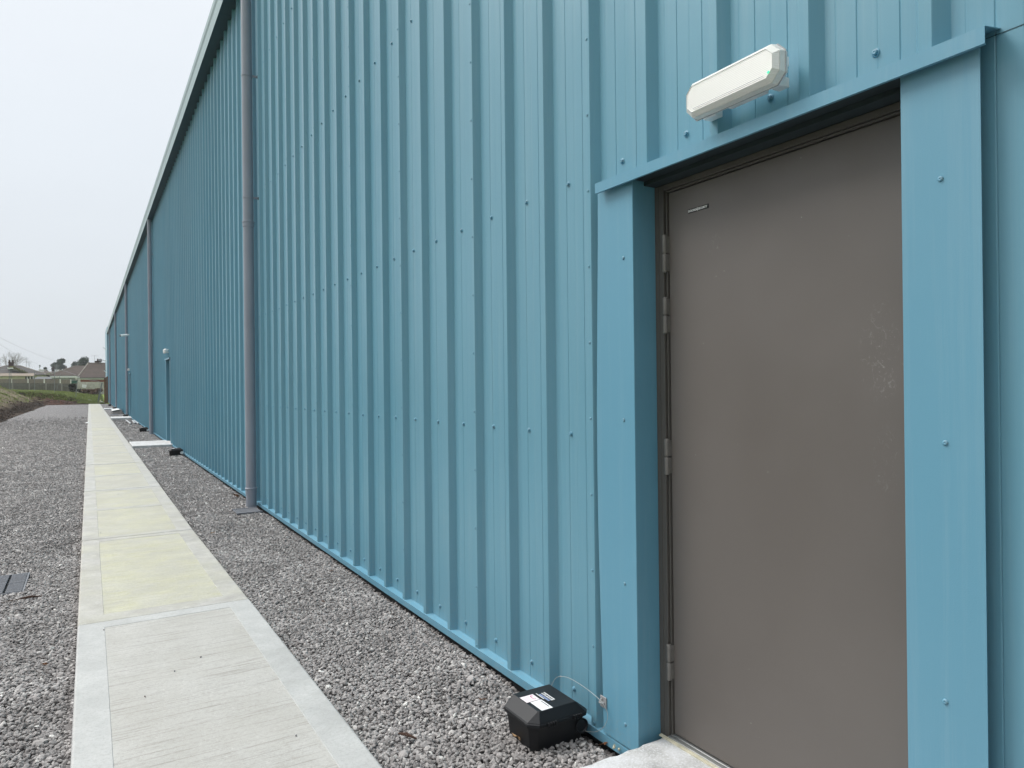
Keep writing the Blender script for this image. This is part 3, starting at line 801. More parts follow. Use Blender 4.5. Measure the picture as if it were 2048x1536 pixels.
X = rng.uniform(-9, .9, 5000); Y = rng.uniform(82.6, 84.6, 5000); pts.append(np.stack([X, Y, height(X, Y)], 1))
X = rng.uniform(-1.0, 1.2, 1800); Y = rng.uniform(79.6, 84, 1800); pts.append(np.stack([X, Y, height(X, Y)], 1))
X = rng.uniform(-9, -4.2, 12000); Y = rng.uniform(30, 77, 12000); k = nz(X, Y, 1.3, 1, 4) > .45; X, Y = X[k], Y[k]; pts.append(np.stack([X, Y, height(X, Y)], 1))
V, Fc, T = tufts(np.concatenate(pts), .05, .17, .016)
tag(np_mesh('grass', V, Fc, 'grass_blade', {'tone': T}), kind='stuff')
# clods along the foot of the bank and on the mound
Y = rng.uniform(22, 79, 3800); X = -3.62 - np.abs(rng.normal(0, .35, 3800)) + .15; pc = np.stack([X, Y, height(X, Y)], 1)
X = rng.uniform(-6.0, .2, 900); Y2 = rng.uniform(78.6, 83, 900); pc = np.concatenate([pc, np.stack([X, Y2, height(X, Y2)], 1)])
V, Fc, T = rocks(pc, rng.uniform(.02, .075, len(pc)), ICO_V, ICO_F, .3, .8)
MT['clod'] = simple('clod', (.07, .05, .038, 1), .95, .45, 5)
tag(np_mesh('soil_clods', V, Fc, 'clod', {'tone': T}), kind='stuff')

#@@SPLIT
# ================================================================== THINGS BY THE WALL
# bulkhead light
def bulkhead():
    y0, y1, z0, z1 = 1.282, 1.640, CAMZ + .828, CAMZ + .942
    r = empty('bulkhead_light', (1.72, 1.447, CAMZ + .885), 'white oblong bulkhead light with green indicator above the nearest brown door', 'wall light', 'white bulkhead lights over the doorways')
    def octo(x, g, c=.026): 
        a, b, c0, d = y0 + g, y1 - g, z0 + g, z1 - g
        return [(x, a + c, c0), (x, b - c, c0), (x, b, c0 + c), (x, b, d - c), (x, b - c, d), (x, a + c, d), (x, a, d - c), (x, a, c0 + c)]
    h = MB(); h.prism(octo(1.700, .026), octo(1.668, .008)); h.prism(octo(1.668, .002), octo(1.660, .002))
    h.box(1.684, 1.724, y0 + .040, y0 + .075, z1 - .042, z1 - .014); h.box(1.684, 1.724, y0 + .040, y0 + .075, z0 + .012, z0 + .040)
    h.box(1.690, 1.724, y1 - .07, y1 - .02, z0 + .01, z0 + .05); h.box(1.690, 1.710, y0 + .10, y1 - .12, z0 + .014, z1 - .02)
    h.build('housing', 'white_plastic', r, smooth=True, bevel=.002)
    g = MB(); g.prism(octo(1.6590, .012), octo(1.6540, .014)); g.box(1.640, 1.6545, y0 + .04, y1 - .04, CAMZ + .872, CAMZ + .898); g.prism([(1.6545, y0 + .04, z0 + .02), (1.6545, y0 + .04, z0 + .04), (1.646, y0 + .04, z0 + .03)], [(1.6545, y1 - .04, z0 + .02), (1.6545, y1 - .04, z0 + .04), (1.646, y1 - .04, z0 + .03)])
    g.prism([(1.6545, y0 + .04, z1 - .04), (1.6545, y0 + .04, z1 - .02), (1.646, y0 + .04, z1 - .03)], [(1.6545, y1 - .04, z1 - .04), (1.6545, y1 - .04, z1 - .02), (1.646, y1 - .04, z1 - .03)]); g.build('reflector', 'reflector_white', r)
    g = MB(); g.box(1.652, 1.6538, y0 + .034, y1 - .034, z0 + .0105, z0 + .0125); g.build('gasket_line', 'ink_grey', r)
    d = MB(); d.prism(octo(1.660, .002), octo(1.636, .005), caps=False); d.prism(octo(1.636, .005), octo(1.622, .018, .020), caps=False); d.add(octo(1.622, .018, .020), [tuple(range(8))]); d.f and None
    dd = d.build('diffuser', 'lens_plastic', r)
    g = MB(); g.box(1.6190, 1.6198, y0 + .045, y1 - .045, z0 + .0245, z0 + .0258); g.build('lens_line', 'ink_grey', r); sm = dd.modifiers.new('wall', 'SOLIDIFY'); sm.thickness = .0025; sm.offset = 1
    s = MB(); s.prism(octo(1.6575, -.0015), octo(1.6555, -.0015)); s.build('seal', 'ink_grey', r)
    for yy_ in (y0 + .012, y1 - .012): MB().lathe((1.655, yy_, CAMZ + .885), (-1, 0, 0), [(0, .006), (.022, .006), (.024, .0045), (.023, .002)], 12).build('cover_screw', 'steel_tube', r, smooth=True)
    MB().lathe((1.6235, y0 + .030, z0 + .030), (-1, 0, 0), [(0, .0045), (.0025, .0040), (.003, .002)], 12).build('indicator', 'led_green', r, smooth=True)
    return r
BL = bulkhead()
b2 = dup(BL, (1.72, 19.86, CAMZ + .95), 'small white bulkhead light above the second doorway along the blue wall')
b3 = dup(BL, (1.72, 39.4, CAMZ + .95), 'tiny distant white bulkhead light over the third doorway, beside the third downpipe')

# bait stations
def bait():
    r = empty('bait_station', (1.56, 2.39, 0), 'nearest black plastic rodent bait box, tethered by a wire beside the brown door', 'bait box', 'black bait boxes along the wall')
    cx, cy = 1.563, 2.392
    def ring(hx, hy, c, z, sx=0.0):
        return [(cx - hx + c, cy - hy, z), (cx + hx - c * .5, cy - hy, z), (cx + hx, cy - hy + c * .5, z), (cx + hx, cy + hy - c * .5, z), (cx + hx - c * .5, cy + hy, z), (cx - hx + c, cy + hy, z), (cx - hx, cy + hy - c, z), (cx - hx, cy - hy + c, z)]
    b = MB(); b.prism(ring(.112, .096, .02, -.03), ring(.126, .110, .03, .103)); b.prism(ring(.136, .122, .034, .103), ring(.136, .122, .034, .113))
    bs = b.build('base', 'black_plastic', r, bevel=.003)
    for xx in (1.50, 1.62): 
        q = MB()
        for i in range(4): q.box(xx + i * .011, xx + i * .011 + .007, cy - .130, cy - .118, .103, .121)
        q.build('hinge', 'black_plastic', bs, bevel=.001, seg=1)
    l = MB(); l.prism(ring(.138, .124, .036, .1135), ring(.136, .122, .036, .121)); l.prism(ring(.135, .121, .036, .121), ring(.088, .095, .004, .158))
    l.build('lid', 'black_plastic', r, bevel=.003)
    MB().lathe((1.668, cy - .108, .062), (0, -1, 0), [(0, .030), (.006, .030), (.007, .026), (.003, .024), (.001, .022)], 24).build('entrance_ring', 'black_plastic', r, smooth=True)
    zt = .1583
    def quad(p, mat, name, par, z=zt, th=.0006):
        m = MB(); m.prism([(x, y, z) for x, y in p], [(x, y, z + th) for x, y in p]); return m.build(name, mat, par)
    s1 = quad([(1.478, 2.440), (1.478, 2.386), (1.540, 2.386), (1.540, 2.440)], 'sticker_pink', 'label_sticker', r)
    s1['label'] = 'pinkish white square sticker with a red swirl'
    m = MB(); 
    for i in range(22):
        a0, a1_ = math.pi * (.1 + i * .078), math.pi * (.1 + (i + 1) * .078); w_ = .0006 + .0012 * math.sin(math.pi * i / 22)
        f = lambda a, k: (1.525 + (.0058 + k) * math.cos(a), 2.414 + (.017 + k) * math.sin(a), zt + .0008)
        m.add([f(a0, -w_), f(a0, w_), f(a1_, w_), f(a1_, -w_)], [(0, 1, 2, 3)])
    m.add([(1.519, 2.424, zt + .0009), (1.532, 2.428, zt + .0009), (1.533, 2.431, zt + .0009), (1.518, 2.428, zt + .0009)], [(0, 1, 2, 3)])
    m.build('emblem', 'ink_red', s1)
    m = MB()
    for i, (a, b_) in enumerate(((2.396, 2.430), (2.392, 2.434), (2.396, 2.430), (2.399, 2.428))): m.box(1.508 - i * .007, 1.5095 - i * .007, a, b_, zt + .0006, zt + .0009)
    m.build('print_lines', 'ink_pink', s1)
    s2 = quad([(1.492, 2.382), (1.492, 2.298), (1.543, 2.298), (1.543, 2.382)], 'sticker_white', 'label_sticker', r); s2['label'] = 'white oblong sticker with small print'
    m = MB(); m.box(1.533, 1.5365, 2.313, 2.372, zt + .0006, zt + .0010); m.build('heading', 'ink_black', s2)
    m = MB()
    for i in range(4): m.box(1.5235 - i * .008, 1.5245 - i * .008, 2.307, 2.374 - (i % 3) * .009, zt + .0006, zt + .0009)
    m.build('print_lines', 'ink_grey', s2)
    s3 = quad([(1.552, 2.440), (1.552, 2.350), (1.592, 2.345), (1.592, 2.432)], 'ink_black', 'label_sticker', r); s3['label'] = 'dark sticker with white and blue bars'
    m = MB(); m.box(1.586, 1.590, 2.352, 2.430, zt + .0006, zt + .001); m.box(1.553, 1.556, 2.378, 2.438, zt + .0006, zt + .001); 
    for i in range(9): m.box(1.573, 1.583 - (i % 3) * .002, 2.352 + i * .0088, 2.352 + i * .0088 + .0052, zt + .0006, zt + .001)
    m.build('print_bars', 'sticker_white', s3)
    m = MB()
    for i in range(8): m.box(1.559, 1.569 - (i % 2) * .002, 2.355 + i * .009, 2.355 + i * .009 + .006, zt + .0006, zt + .001)
    m.build('print_bars', 'ink_blue', s3)
    return r
BT = bait()
spots = [((1.56, 16.55, 0), 'second black bait box on the gravel, just before the second doorstep'),
         ((1.53, 26.3, 0), 'third black bait box on the gravel just past the second downpipe'),
         ((1.56, 40.35, 0), 'small black bait box at the foot of the third downpipe'),
         ((1.52, 57.2, 0), 'small black bait box at the end of the farthest slab'),
         ((1.50, 69.5, 0), 'farthest tiny black bait box on the gravel near the end of the warehouse')]
for loc, lab in spots:
    o = dup(BT, loc, lab); 
    for ch in [c for c in COL.objects if c.parent == o and c.name.startswith('entrance_ring')]: ch.data = ch.data.copy(); ch.data.materials[0] = MT['sticker_white']
# tether cable and anchor
def spline(ps, n=10):
    ps = [Vector(p) for p in ps]; ps = [2 * ps[0] - ps[1]] + ps + [2 * ps[-1] - ps[-2]]; o = []
    for i in range(1, len(ps) - 2):
        for k in range(n):
            t = k / n; a, b, c, d = ps[i - 1:i + 3]
            o.append(.5 * ((2 * b) + (-a + c) * t + (2 * a - 5 * b + 4 * c - d) * t * t + (-a + 3 * b - 3 * c + d) * t ** 3))
    return o + [ps[-2]]
cz = CAMZ
TC = empty('tether_cable', (1.715, 2.20, .17), 'thin steel tether wire looping from bait box to grey anchor on door trim', 'cable')
def wp(px, py, x):  # point seen at (px, py) lying in the plane X = x
    r = F + Rv * (px - 1024) / FP + Uv * (768 - py) / FP; k = x / r.x; return (x, r.y * k, r.z * k + CAMZ)
pc = [wp(1101, 1392, 1.655), wp(1103, 1372, 1.68), wp(1111, 1357, 1.695), wp(1122, 1353, 1.70), wp(1140, 1357, 1.70), wp(1168, 1374, 1.70), wp(1190, 1391, 1.70), wp(1203, 1404, 1.70), wp(1213, 1420, 1.705), wp(1215, 1437, 1.705), wp(1207, 1454, 1.705), wp(1193, 1463, 1.70), wp(1176, 1463, 1.69), wp(1160, 1459, 1.67)]
MB().tube(spline(pc), .0011, 8).build('wire', 'cable_steel', TC, smooth=True)
a = wp(1208, 1404, 1.719); m = MB(); m.box(1.714, 1.7185, a[1] - .019, a[1] + .019, a[2] - .021, a[2] + .023)
an = m.build('anchor_plate', 'cast_zinc', TC, bevel=.003)
m = MB(); m.prism([(1.714, a[1] - .010, a[2] - .004), (1.714, a[1] + .010, a[2] - .004), (1.714, a[1] + .008, a[2] + .004), (1.714, a[1] - .008, a[2] + .004)], [(1.700, a[1] - .006, a[2] - .002), (1.700, a[1] + .012, a[2] - .002), (1.700, a[1] + .010, a[2] + .003), (1.700, a[1] - .004, a[2] + .003)])
m.tube([(1.713, a[1] + .004, a[2] + .016), (1.702, a[1] + .008, a[2] + .004)], .0028, 8)
m.build('anchor_lug', 'cast_zinc', TC, bevel=.001, seg=1)
c_ = wp(1122, 1353, 1.70); MB().tube([(c_[0], c_[1] + .004, c_[2]), (c_[0], c_[1] - .004, c_[2])], .002, 8).build('crimp', 'cable_steel', TC)

# leaves, sticks, foam, drain mat
def leaf(name, loc, size, mat, label, rz, lobes=7, tilt=.3):
    m = MB(); n = lobes * 4; pts_ = []
    for i in range(n):
        a = 2 * math.pi * i / n; r = size * (1 if i % 4 == 0 else (.55 if i % 2 else .42)) * (1.0 + .25 * math.cos(a)); pts_.append((r * math.cos(a), r * .8 * math.sin(a), .15 * r * math.sin(3 * a) + .1 * size * random.uniform(-1, 1)))
    vs = [(0, 0, .1 * size)] + pts_; fs = [(0, 1 + i, 1 + (i + 1) % n) for i in range(n)]
    m.add(vs, fs); m.tube([(-size * 1.2, 0, 0), (0, 0, .1 * size)], size * .04, 5)
    o = m.build(name, mat); o.location = loc; o.rotation_euler = (tilt, tilt * .7, rz)
    md = o.modifiers.new('solid', 'SOLIDIFY'); md.thickness = .0006
    return tag(o, label, 'leaf', 'dead leaves on the gravel')
leaf('dead_leaf', (1.60, 9.62, .045), .060, 'leaf_brown', 'reddish brown dead leaf on the gravel behind the nearest downpipe', .5, tilt=.5)
leaf('dead_leaf', (1.440, 2.395, .028), .036, 'leaf_tan', 'pale tan crumpled leaf against the left side of the nearest bait box', 1.2, tilt=.6)
leaf('dead_leaf', (1.495, 2.785, .020), .020, 'leaf_brown', 'small dark brown leaf on the gravel just beyond the nearest bait box', 2.0)
leaf('dead_leaf', (1.717, 2.19, .020), .022, 'leaf_brown', 'small dark leaf by the skirting at the foot of the door trim', 2.6, 5)
leaf('dead_leaf', (1.30, 4.62, .018), .018, 'leaf_brown', 'small brown leaf in the middle of the gravel strip beyond the bait box', .7)
leaf('dead_leaf', (1.58, 5.35, .018), .022, 'leaf_brown', 'brown leaf near the skirting, halfway to the nearest downpipe', 1.7)
leaf('dead_leaf', (1.02, 7.4, .018), .026, 'leaf_tan', 'tan leaf on the gravel close to the right edge of the path', 2.9)
leaf('dead_leaf', (-.21, 4.35, .018), .018, 'leaf_brown', 'small brown leaf on the gravel left of the nearest path slab', .2)
m = MB(); m.tube([(1.062, 2.700, .016), (1.083, 2.668, .020), (1.108, 2.628, .014)], [.004, .0075, .003], 7); m.tube([(1.083, 2.668, .022), (1.075, 2.640, .022)], [.004, .001], 5)
tag(m.build('stick', 'stick_brown', origin=(1.083, 2.668, .016)), 'short dark brown piece of bark on the gravel between path and bait box', 'stick')
m = MB(); m.tube([(-.52, 5.755, .016), (-.43, 5.772, .020), (-.36, 5.785, .024), (-.285, 5.803, .014)], [.0015, .003, .008, .003], 7)
tag(m.build('twig', 'stick_brown', origin=(-.4, 5.78, .016)), 'thin dark twig lying on the gravel in front of the black drain cover', 'twig')
fm = MB(); V, Fc, T = rocks(np.array([[1.700, 2.118, .040], [1.712, 2.105, .034]]), np.array([.010, .007]), ICO_V, ICO_F, .3, 1.0)
fm.add(V.tolist(), [tuple(int(i) for i in f) for f in Fc]); tag(fm.build('foam_lump', 'foam', origin=(1.70, 2.11, .03)), 'yellowish lump of hardened foam between skirting and nearest doorstep', 'foam')
for i, (px, py, lab) in enumerate(((208, 1261, 'dark chip at the far left corner of the nearest path slab'), (402, 1315, 'dark chip on the brushed slab, right of the middle'), (349, 1343, 'dark chip on the brushed slab, near its middle'), (290, 1394, 'dark chip low on the left part of the nearest slab'), (592, 1472, 'dark chip on the nearest slab beside its right margin'), (201, 1066, 'dark chip at the near left corner of the second yellowish slab'), (236, 989, 'dark chip on the third yellowish slab'), (274, 945, 'dark chip on the fourth yellowish slab, right side'))):
    rr = F + Rv * (px - 1024) / FP + Uv * (768 - py) / FP; k_ = (.040 - CAMZ) / rr.z; x_, y_ = rr.x * k_, rr.y * k_
    V, Fc, T = rocks(np.array([[x_, y_, .0425]]), np.array([.0048]), ICO_V, ICO_F, .3, .6)
    m = MB(); m.add(V.tolist(), [tuple(int(q) for q in f) for f in Fc]); tag(m.build('stone_chip', 'iron' if i % 3 else 'stick_brown', origin=(x_, y_, .04)), lab, 'stone', 'chips lying on the path')
# drain cover in the left gravel
DC = empty('drain_cover', (-.69, 6.30, .0), 'black slotted drain cover set in the gravel left of the path', 'drain cover')
m = MB(); m.box(-.98, -.970, 6.00, 6.60, -.12, .016); m.box(-.415, -.405, 6.00, 6.60, -.12, .016); m.box(-.970, -.415, 6.00, 6.012, -.12, .016); m.box(-.970, -.415, 6.588, 6.60, -.12, .016); m.build('frame', 'iron', DC)
m = MB(); m.box(-.970, -.415, 6.012, 6.588, -.12, -.004); m.build('chamber', 'dark_gap', DC)
m = MB()
for i in range(5):
    x0 = -.965 + i * .1125
    for j in range(2):
        y0 = 6.02 + j * .285
        m.box(x0, x0 + .098, y0, y0 + .010, .0095, .020); m.box(x0, x0 + .098, y0 + .262, y0 + .272, .0095, .020)
        for k in range(14): m.box(x0, x0 + .098, y0 + .014 + k * .0178, y0 + .014 + k * .0178 + .0085, .0005, .019)
m.build('grille', 'iron', DC, bevel=.0015, seg=1)
m = MB()
for i in range(12): m.box(1.40 + i * .022, 1.414 + i * .022, 8.33, 8.66 - .01 * (i % 3), .012, .022)
m.box(1.395, 1.67, 8.32, 8.345, .008, .026); m.box(1.395, 1.67, 8.63, 8.655, .008, .026)
tag(m.build('gully_grate', 'iron', origin=(1.53, 8.5, .01)), 'dark flat grate in the gravel at the foot of the nearest downpipe', 'grate')
# far clutter along the wall
for i, (a, b) in enumerate((((1.39, 35.86), (1.405, 31.8)), ((1.61, 35.1), (1.56, 32.1)), ((1.67, 35.1), (1.66, 31.6)))):
    m = MB(); p0 = Vector((a[0], a[1], .04)); p1 = Vector((b[0], b[1], .04))
    n = 14; d = (p1 - p0).normalized(); m.tube([p0, p1], .032, n); m2 = MB(); m2.lathe(p1, d, [(.0005, .026), (.001, .0)], 12)
    o = empty('steel_tube', p0, ['pale tube lying on the gravel nearest the path, left of a pair', 'middle pale tube of the three on the gravel before the third doorstep', 'pale tube on the gravel nearest the wall, right of the three'][i], 'tube', 'pale tubes left on the gravel')
    m.build('pipe_body', 'steel_tube', o, smooth=True); m2.build('bore', 'ink_black', o)
TB = empty('plastic_tub', (1.42, 47.6, 0), 'black tub with a pale sheet over its top on the gravel past the third downpipe', 'tub')
m = MB(); m.prism([(1.08, 46.6, 0), (1.70, 46.5, 0), (1.72, 49.0, 0), (1.12, 49.1, 0)], [(1.16, 46.8, .17), (1.60, 46.8, .24), (1.64, 48.8, .22), (1.18, 48.9, .18)]); m.build('tub_body', 'black_plastic', TB, bevel=.03)
m = MB(); m.prism([(1.10, 46.75, .18), (1.50, 46.75, .245), (1.54, 48.9, .24), (1.12, 49.0, .19)], [(1.10, 46.8, .20), (1.48, 46.8, .265), (1.52, 48.8, .26), (1.12, 48.9, .21)]); m.build('cover_sheet', 'sticker_white', TB, bevel=.008)
m = MB(); m.box(1.0, 1.36, 44.6, 45.6, .0, .03); tag(m.build('dark_board', 'iron', origin=(1.2, 45, 0)), 'dark flat board on the gravel in front of the black tub', 'board')
m = MB(); m.prism([(-.16, 34.0, .041), (-.05, 34.9, .041), (.0, 34.8, .041), (-.10, 33.9, .041)], [(-.15, 34.05, .055), (-.05, 34.8, .060), (-.01, 34.75, .058), (-.10, 33.95, .052)])
tag(m.build('plastic_strip', 'sticker_white', origin=(-.1, 34.4, .04)), 'small white strip lying on the left edge of the path far away', 'strip')
# cctv cameras
def cctv(loc, label, s=1.0, down=.1):
    r = empty('security_camera', loc, label, 'camera', 'white wall cameras'); x, y, z = loc
    m = MB(); m.lathe((x, y, z), (-1, 0, 0), [(0, .06 * s), (.03 * s, .06 * s), (.035 * s, .02 * s)], 14); m.tube([(x - .03 * s, y, z), (x - .14 * s, y, z - .02 * s), (x - .16 * s, y, z - .03 * s)], .02 * s, 8); m.build('mount', 'white_plastic', r, smooth=True)
    m = MB(); m.tube([(x - .10 * s, y, z - .02 * s), (x - .40 * s, y - .05, z - .06 * s - down)], .055 * s, 14); m.build('camera_body', 'white_plastic', r, smooth=True)
    m = MB(); m.tube([(x - .395 * s, y - .05, z - .06 * s - down), (x - .43 * s, y - .055, z - .065 * s - down)], .048 * s, 14); m.build('camera_lens', 'ink_black', r, smooth=True)
cctv((1.755, 40.2, CAMZ + 2.72), 'white security camera jutting out in front of the third downpipe', 1.0, .0)
cctv((1.60, 84.2, CAMZ + 4.15), 'topmost security camera on the pale far end block', .75, -.2)
cctv((1.60, 84.6, CAMZ + 2.95), 'middle security camera on the pale far end block', .75, -.1)
cctv((1.60, 84.6, CAMZ + 1.75), 'lowest, dark looking security camera on the far end block above the timber panel', .7, -.25)

#@@SPLIT
# ================================================================== BEYOND THE SITE
# timber panel, pallet, leaning fence frame
a = P(208.5, 806, 81.5); b = P(216, 806, 82.5); t0 = P(208.5, 757, 81.5)[1]; t1 = P(216, 752, 82.5)[1]
m = MB()
for i in range(5):
    u0, u1 = i / 5, (i + 1) / 5 - .012
    xa, xb = a[0] + (1.62 - a[0]) * u0, a[0] + (1.62 - a[0]) * u1; za, zb = t0 + (t1 - t0) * u0, t0 + (t1 - t0) * u1
    m.prism([(xa, 81.6, 0), (xb, 81.6, 0), (xb, 81.6, zb), (xa, 81.6, za)], [(xa, 81.64, 0), (xb, 81.64, 0), (xb, 81.64, zb), (xa, 81.64, za)])
m.box(a[0], 1.62, 81.65, 81.69, .4, .5); m.box(a[0], 1.62, 81.65, 81.69, 2.0, 2.1)
tag(m.build('timber_panel', 'timber', origin=(1.5, 81.6, 0)), 'tall brown timber board panel closing the gap at the end of the warehouse', 'fence panel')
m = MB(); xa = P(195, 806, 80.5)[0]
for i in range(5): m.box(xa, xa + .62, 80.3 + i * .2, 80.43 + i * .2, .12, .145)
for i in range(3): m.box(xa + i * .26, xa + i * .26 + .1, 80.3, 81.25, .0, .12)
tag(m.build('pallet', 'pallet_wood', origin=(xa, 80.5, 0)), 'grey wooden pallet on the ground at the end of the path', 'pallet')
LF = empty('leaning_gate', (P(197, 803, 82)[0], 82, .1), 'grey metal gate frame leaning near the timber panel', 'gate')
x0, z0 = P(195, 803, 82.0); x1, z1 = P(203.2, 765, 82.0); x2, z2 = P(206, 800, 82.0)
m = MB()
m.prism([(x0, 82, z0), (x0 + .12, 82, z0), (x1 + .10, 82, z1), (x1 - .02, 82, z1)], [(x0, 82.05, z0), (x0 + .12, 82.05, z0), (x1 + .10, 82.05, z1), (x1 - .02, 82.05, z1)])
m.build('gate_post', 'galv', LF)
m = MB(); q = [P(203, 766, 82), P(197, 763, 82.5), P(188, 761, 83), P(178, 760.5, 84)]; m.tube([(p[0], 82 + i * .7, p[1]) for i, p in enumerate(q)], .018, 6)
m.build('bent_rail', 'galv', LF)
for i in range(5):
    px = 196 + i * 2.2; pa, pb = P(px, 800, 82.2), P(px + 1.5, 776 + i, 82.2); m = MB(); m.tube([(pa[0], 82.2, pa[1]), (pb[0], 82.2, pb[1])], .008, 5); m.build('mesh_bar', 'galv', LF)
# rubble heap pieces
for i, (px, py, mat, lab) in enumerate(((200, 791, 'foam', 'cream rubble lump behind the leaning gate'), (205, 794, 'sticker_white', 'white rubble piece beside the timber panel'), (178.5, 796, 'sticker_white', 'white scrap on the grass slope, upper of two'), (181.5, 800.5, 'sticker_white', 'white scrap on the grass slope, lower of two'), (149, 786.5, 'sticker_white', 'small white scrap at the foot of the dark bush'), (58, 805, 'iron', 'dark plank at the foot of the soil mound'))):
    Yd = 84.5 if i != 5 else 78.6
    x_, z_ = P(px, py, Yd); z_ = float(height(np.array(x_), np.array(Yd))) + .06
    V, Fc, T = rocks(np.array([[0, 0, 0]]), np.array([.16 if i < 2 else .10]), ICO_V, ICO_F, .3, .5)
    if i == 5: V = V * np.array([3.2, 1, .7])
    m = MB(); m.add((V + np.array([[x_, Yd, z_]])).tolist(), [tuple(int(k) for k in f) for f in Fc]); tag(m.build('scrap_piece', mat, origin=(x_, Yd, z_)), lab, 'scrap')

# panel fences
def panel_fence(Y, pxs, py_top, zbase, mat, postmat, label, rows_, post_w=.12, cap=False, endpx=None):
    x0 = P(pxs[0], 770, Y)[0]; r = empty('concrete_fence', (x0, Y, 1.0), label, 'fence'); xs = [P(p, 770, Y)[0] for p in pxs]
    for i in range(len(xs) - 1):
        ztl = P(pxs[i], py_top[i], Y)[1]
        m = MB(); h = (ztl - zbase) / rows_
        for k in range(rows_): m.box(xs[i] + post_w / 2 + .003, xs[i + 1] - post_w / 2 - .003, Y + .03, Y + .075, zbase + k * h + .008, zbase + (k + 1) * h - .008)
        for k in range(1, rows_): m.box(xs[i] + post_w / 2 + .004, xs[i + 1] - post_w / 2 - .004, Y + .045, Y + .065, zbase + k * h - .009, zbase + k * h + .009)
        m.build('fence_panel', mat, r)
    for i, x in enumerate(xs): 
        zt = P(pxs[i], py_top[i], Y)[1] + .04
        m = MB(); m.box(x - post_w / 2, x + post_w / 2, Y - .02, Y + .12, zbase - .3, zt); m.build('fence_post', postmat, r)
    return r
pl = [-41, -8, 25, 58.5, 92, 123.5, 155]
panel_fence(106, pl, [765.8, 765.8, 766, 766.3, 766.6, 767, 767.3], 1.0, 'concrete_panel', 'fence_post_grey', 'long grey concrete panel fence along the back of the grass, lower darker tier', 3, .13)
pu = [-43, -10, 23, 56, 88.5, 120.5, 141.5]
panel_fence(109, pu, [758, 758, 758, 758, 758.3, 758.8, 759.5], 1.9, 'upper_panel', 'white_wall', 'brownish fence with white posts rising behind the grey concrete fence', 1, .14)
panel_fence(104, [155.5, 183.5, 212], [764, 764, 764], .75, 'pale_panel', 'pale_panel', 'pale concrete panel wall behind the bushes, left of the warehouse end', 5, .14)
xa, za = P(163.5, 768.5, 103.8); xb, zb = P(173.5, 776.5, 103.8)
m = MB(); m.prism([(xa, 103.8, zb + .12), (xb - .06, 103.8, zb), (xb, 103.8, za - .08), (xa + .04, 103.8, za)], [(xa, 103.85, zb + .12), (xb - .06, 103.85, zb), (xb, 103.85, za - .08), (xa + .04, 103.85, za)])
tag(m.build('white_board', 'sticker_white', origin=(xa, 103.8, zb)), 'blank white board hung crooked on the pale concrete wall', 'board')

# leaf masses
def foliage(n, fn, size, seed=0):
    c = np.array([fn() for _ in range(n)]); a = rng.normal(0, 1, (n, 3)); a /= np.linalg.norm(a, axis=1)[:, None]; b = np.cross(a, rng.normal(0, 1, (n, 3))); b /= np.linalg.norm(b, axis=1)[:, None]
    s = size * rng.uniform(.6, 1.4, (n, 1)); V = np.stack([c - a * s - b * s * .5, c + a * s - b * s * .5, c + a * s * .6 + b * s * .7, c - a * s * .8 + b * s * .6], 1).reshape(-1, 3)
    return V, np.arange(n * 4).reshape(-1, 4), np.repeat(rng.random(n), 4)
def bush(name, px, py, Y, rx, rz, mat, label, n=420):
    x, z = P(px, py, Y); blobs = [(x + random.uniform(-.5, .5) * rx, Y + random.uniform(-.3, .3) * rx, z + random.uniform(-.25, .4) * rz, random.uniform(.4, .75)) for _ in range(6)]
    def fn():
        b = random.choice(blobs); d = Vector((random.gauss(0, 1), random.gauss(0, 1), random.gauss(0, 1))).normalized() * random.uniform(.5, 1) ** .5; return (b[0] + d.x * rx * b[3], b[1] + d.y * rx * b[3], b[2] + d.z * rz * b[3])
    r = empty(name, (x, Y, z - rz), label, 'shrub')
    V, Fc, T = foliage(n, fn, .05 + rx * .06); o = np_mesh('foliage', V - np.array([[x, Y, z - rz]]), Fc, mat, {'tone': T}); o.parent = r
    m = MB(); m.tube([(x, Y, z - rz * 1.3), (x + .02, Y, z)], [.03, .015], 6); m.build('stem', 'bark', r)
bush('bush', 147.5, 776, 100, .48, .52, 'bush_leaf', 'dark rounded bush in front of the fence corner', 900)
bush('bush', 159, 782, 101, .40, .22, 'bush_leaf', 'low dark bush at the foot of the pale concrete wall')
for i, (px, py, w_, lab) in enumerate(((170, 783.5, .5, 'left of three dry brown shrubs along the pale wall'), (182, 784, .55, 'middle of three dry brown shrubs along the pale wall'), (196, 784, .7, 'right one of three dry brown shrubs, near the timber panel'))):
    bush('dry_shrub', px, py, 101, w_, .30 + .1 * i, 'dry_bush', lab, 500)

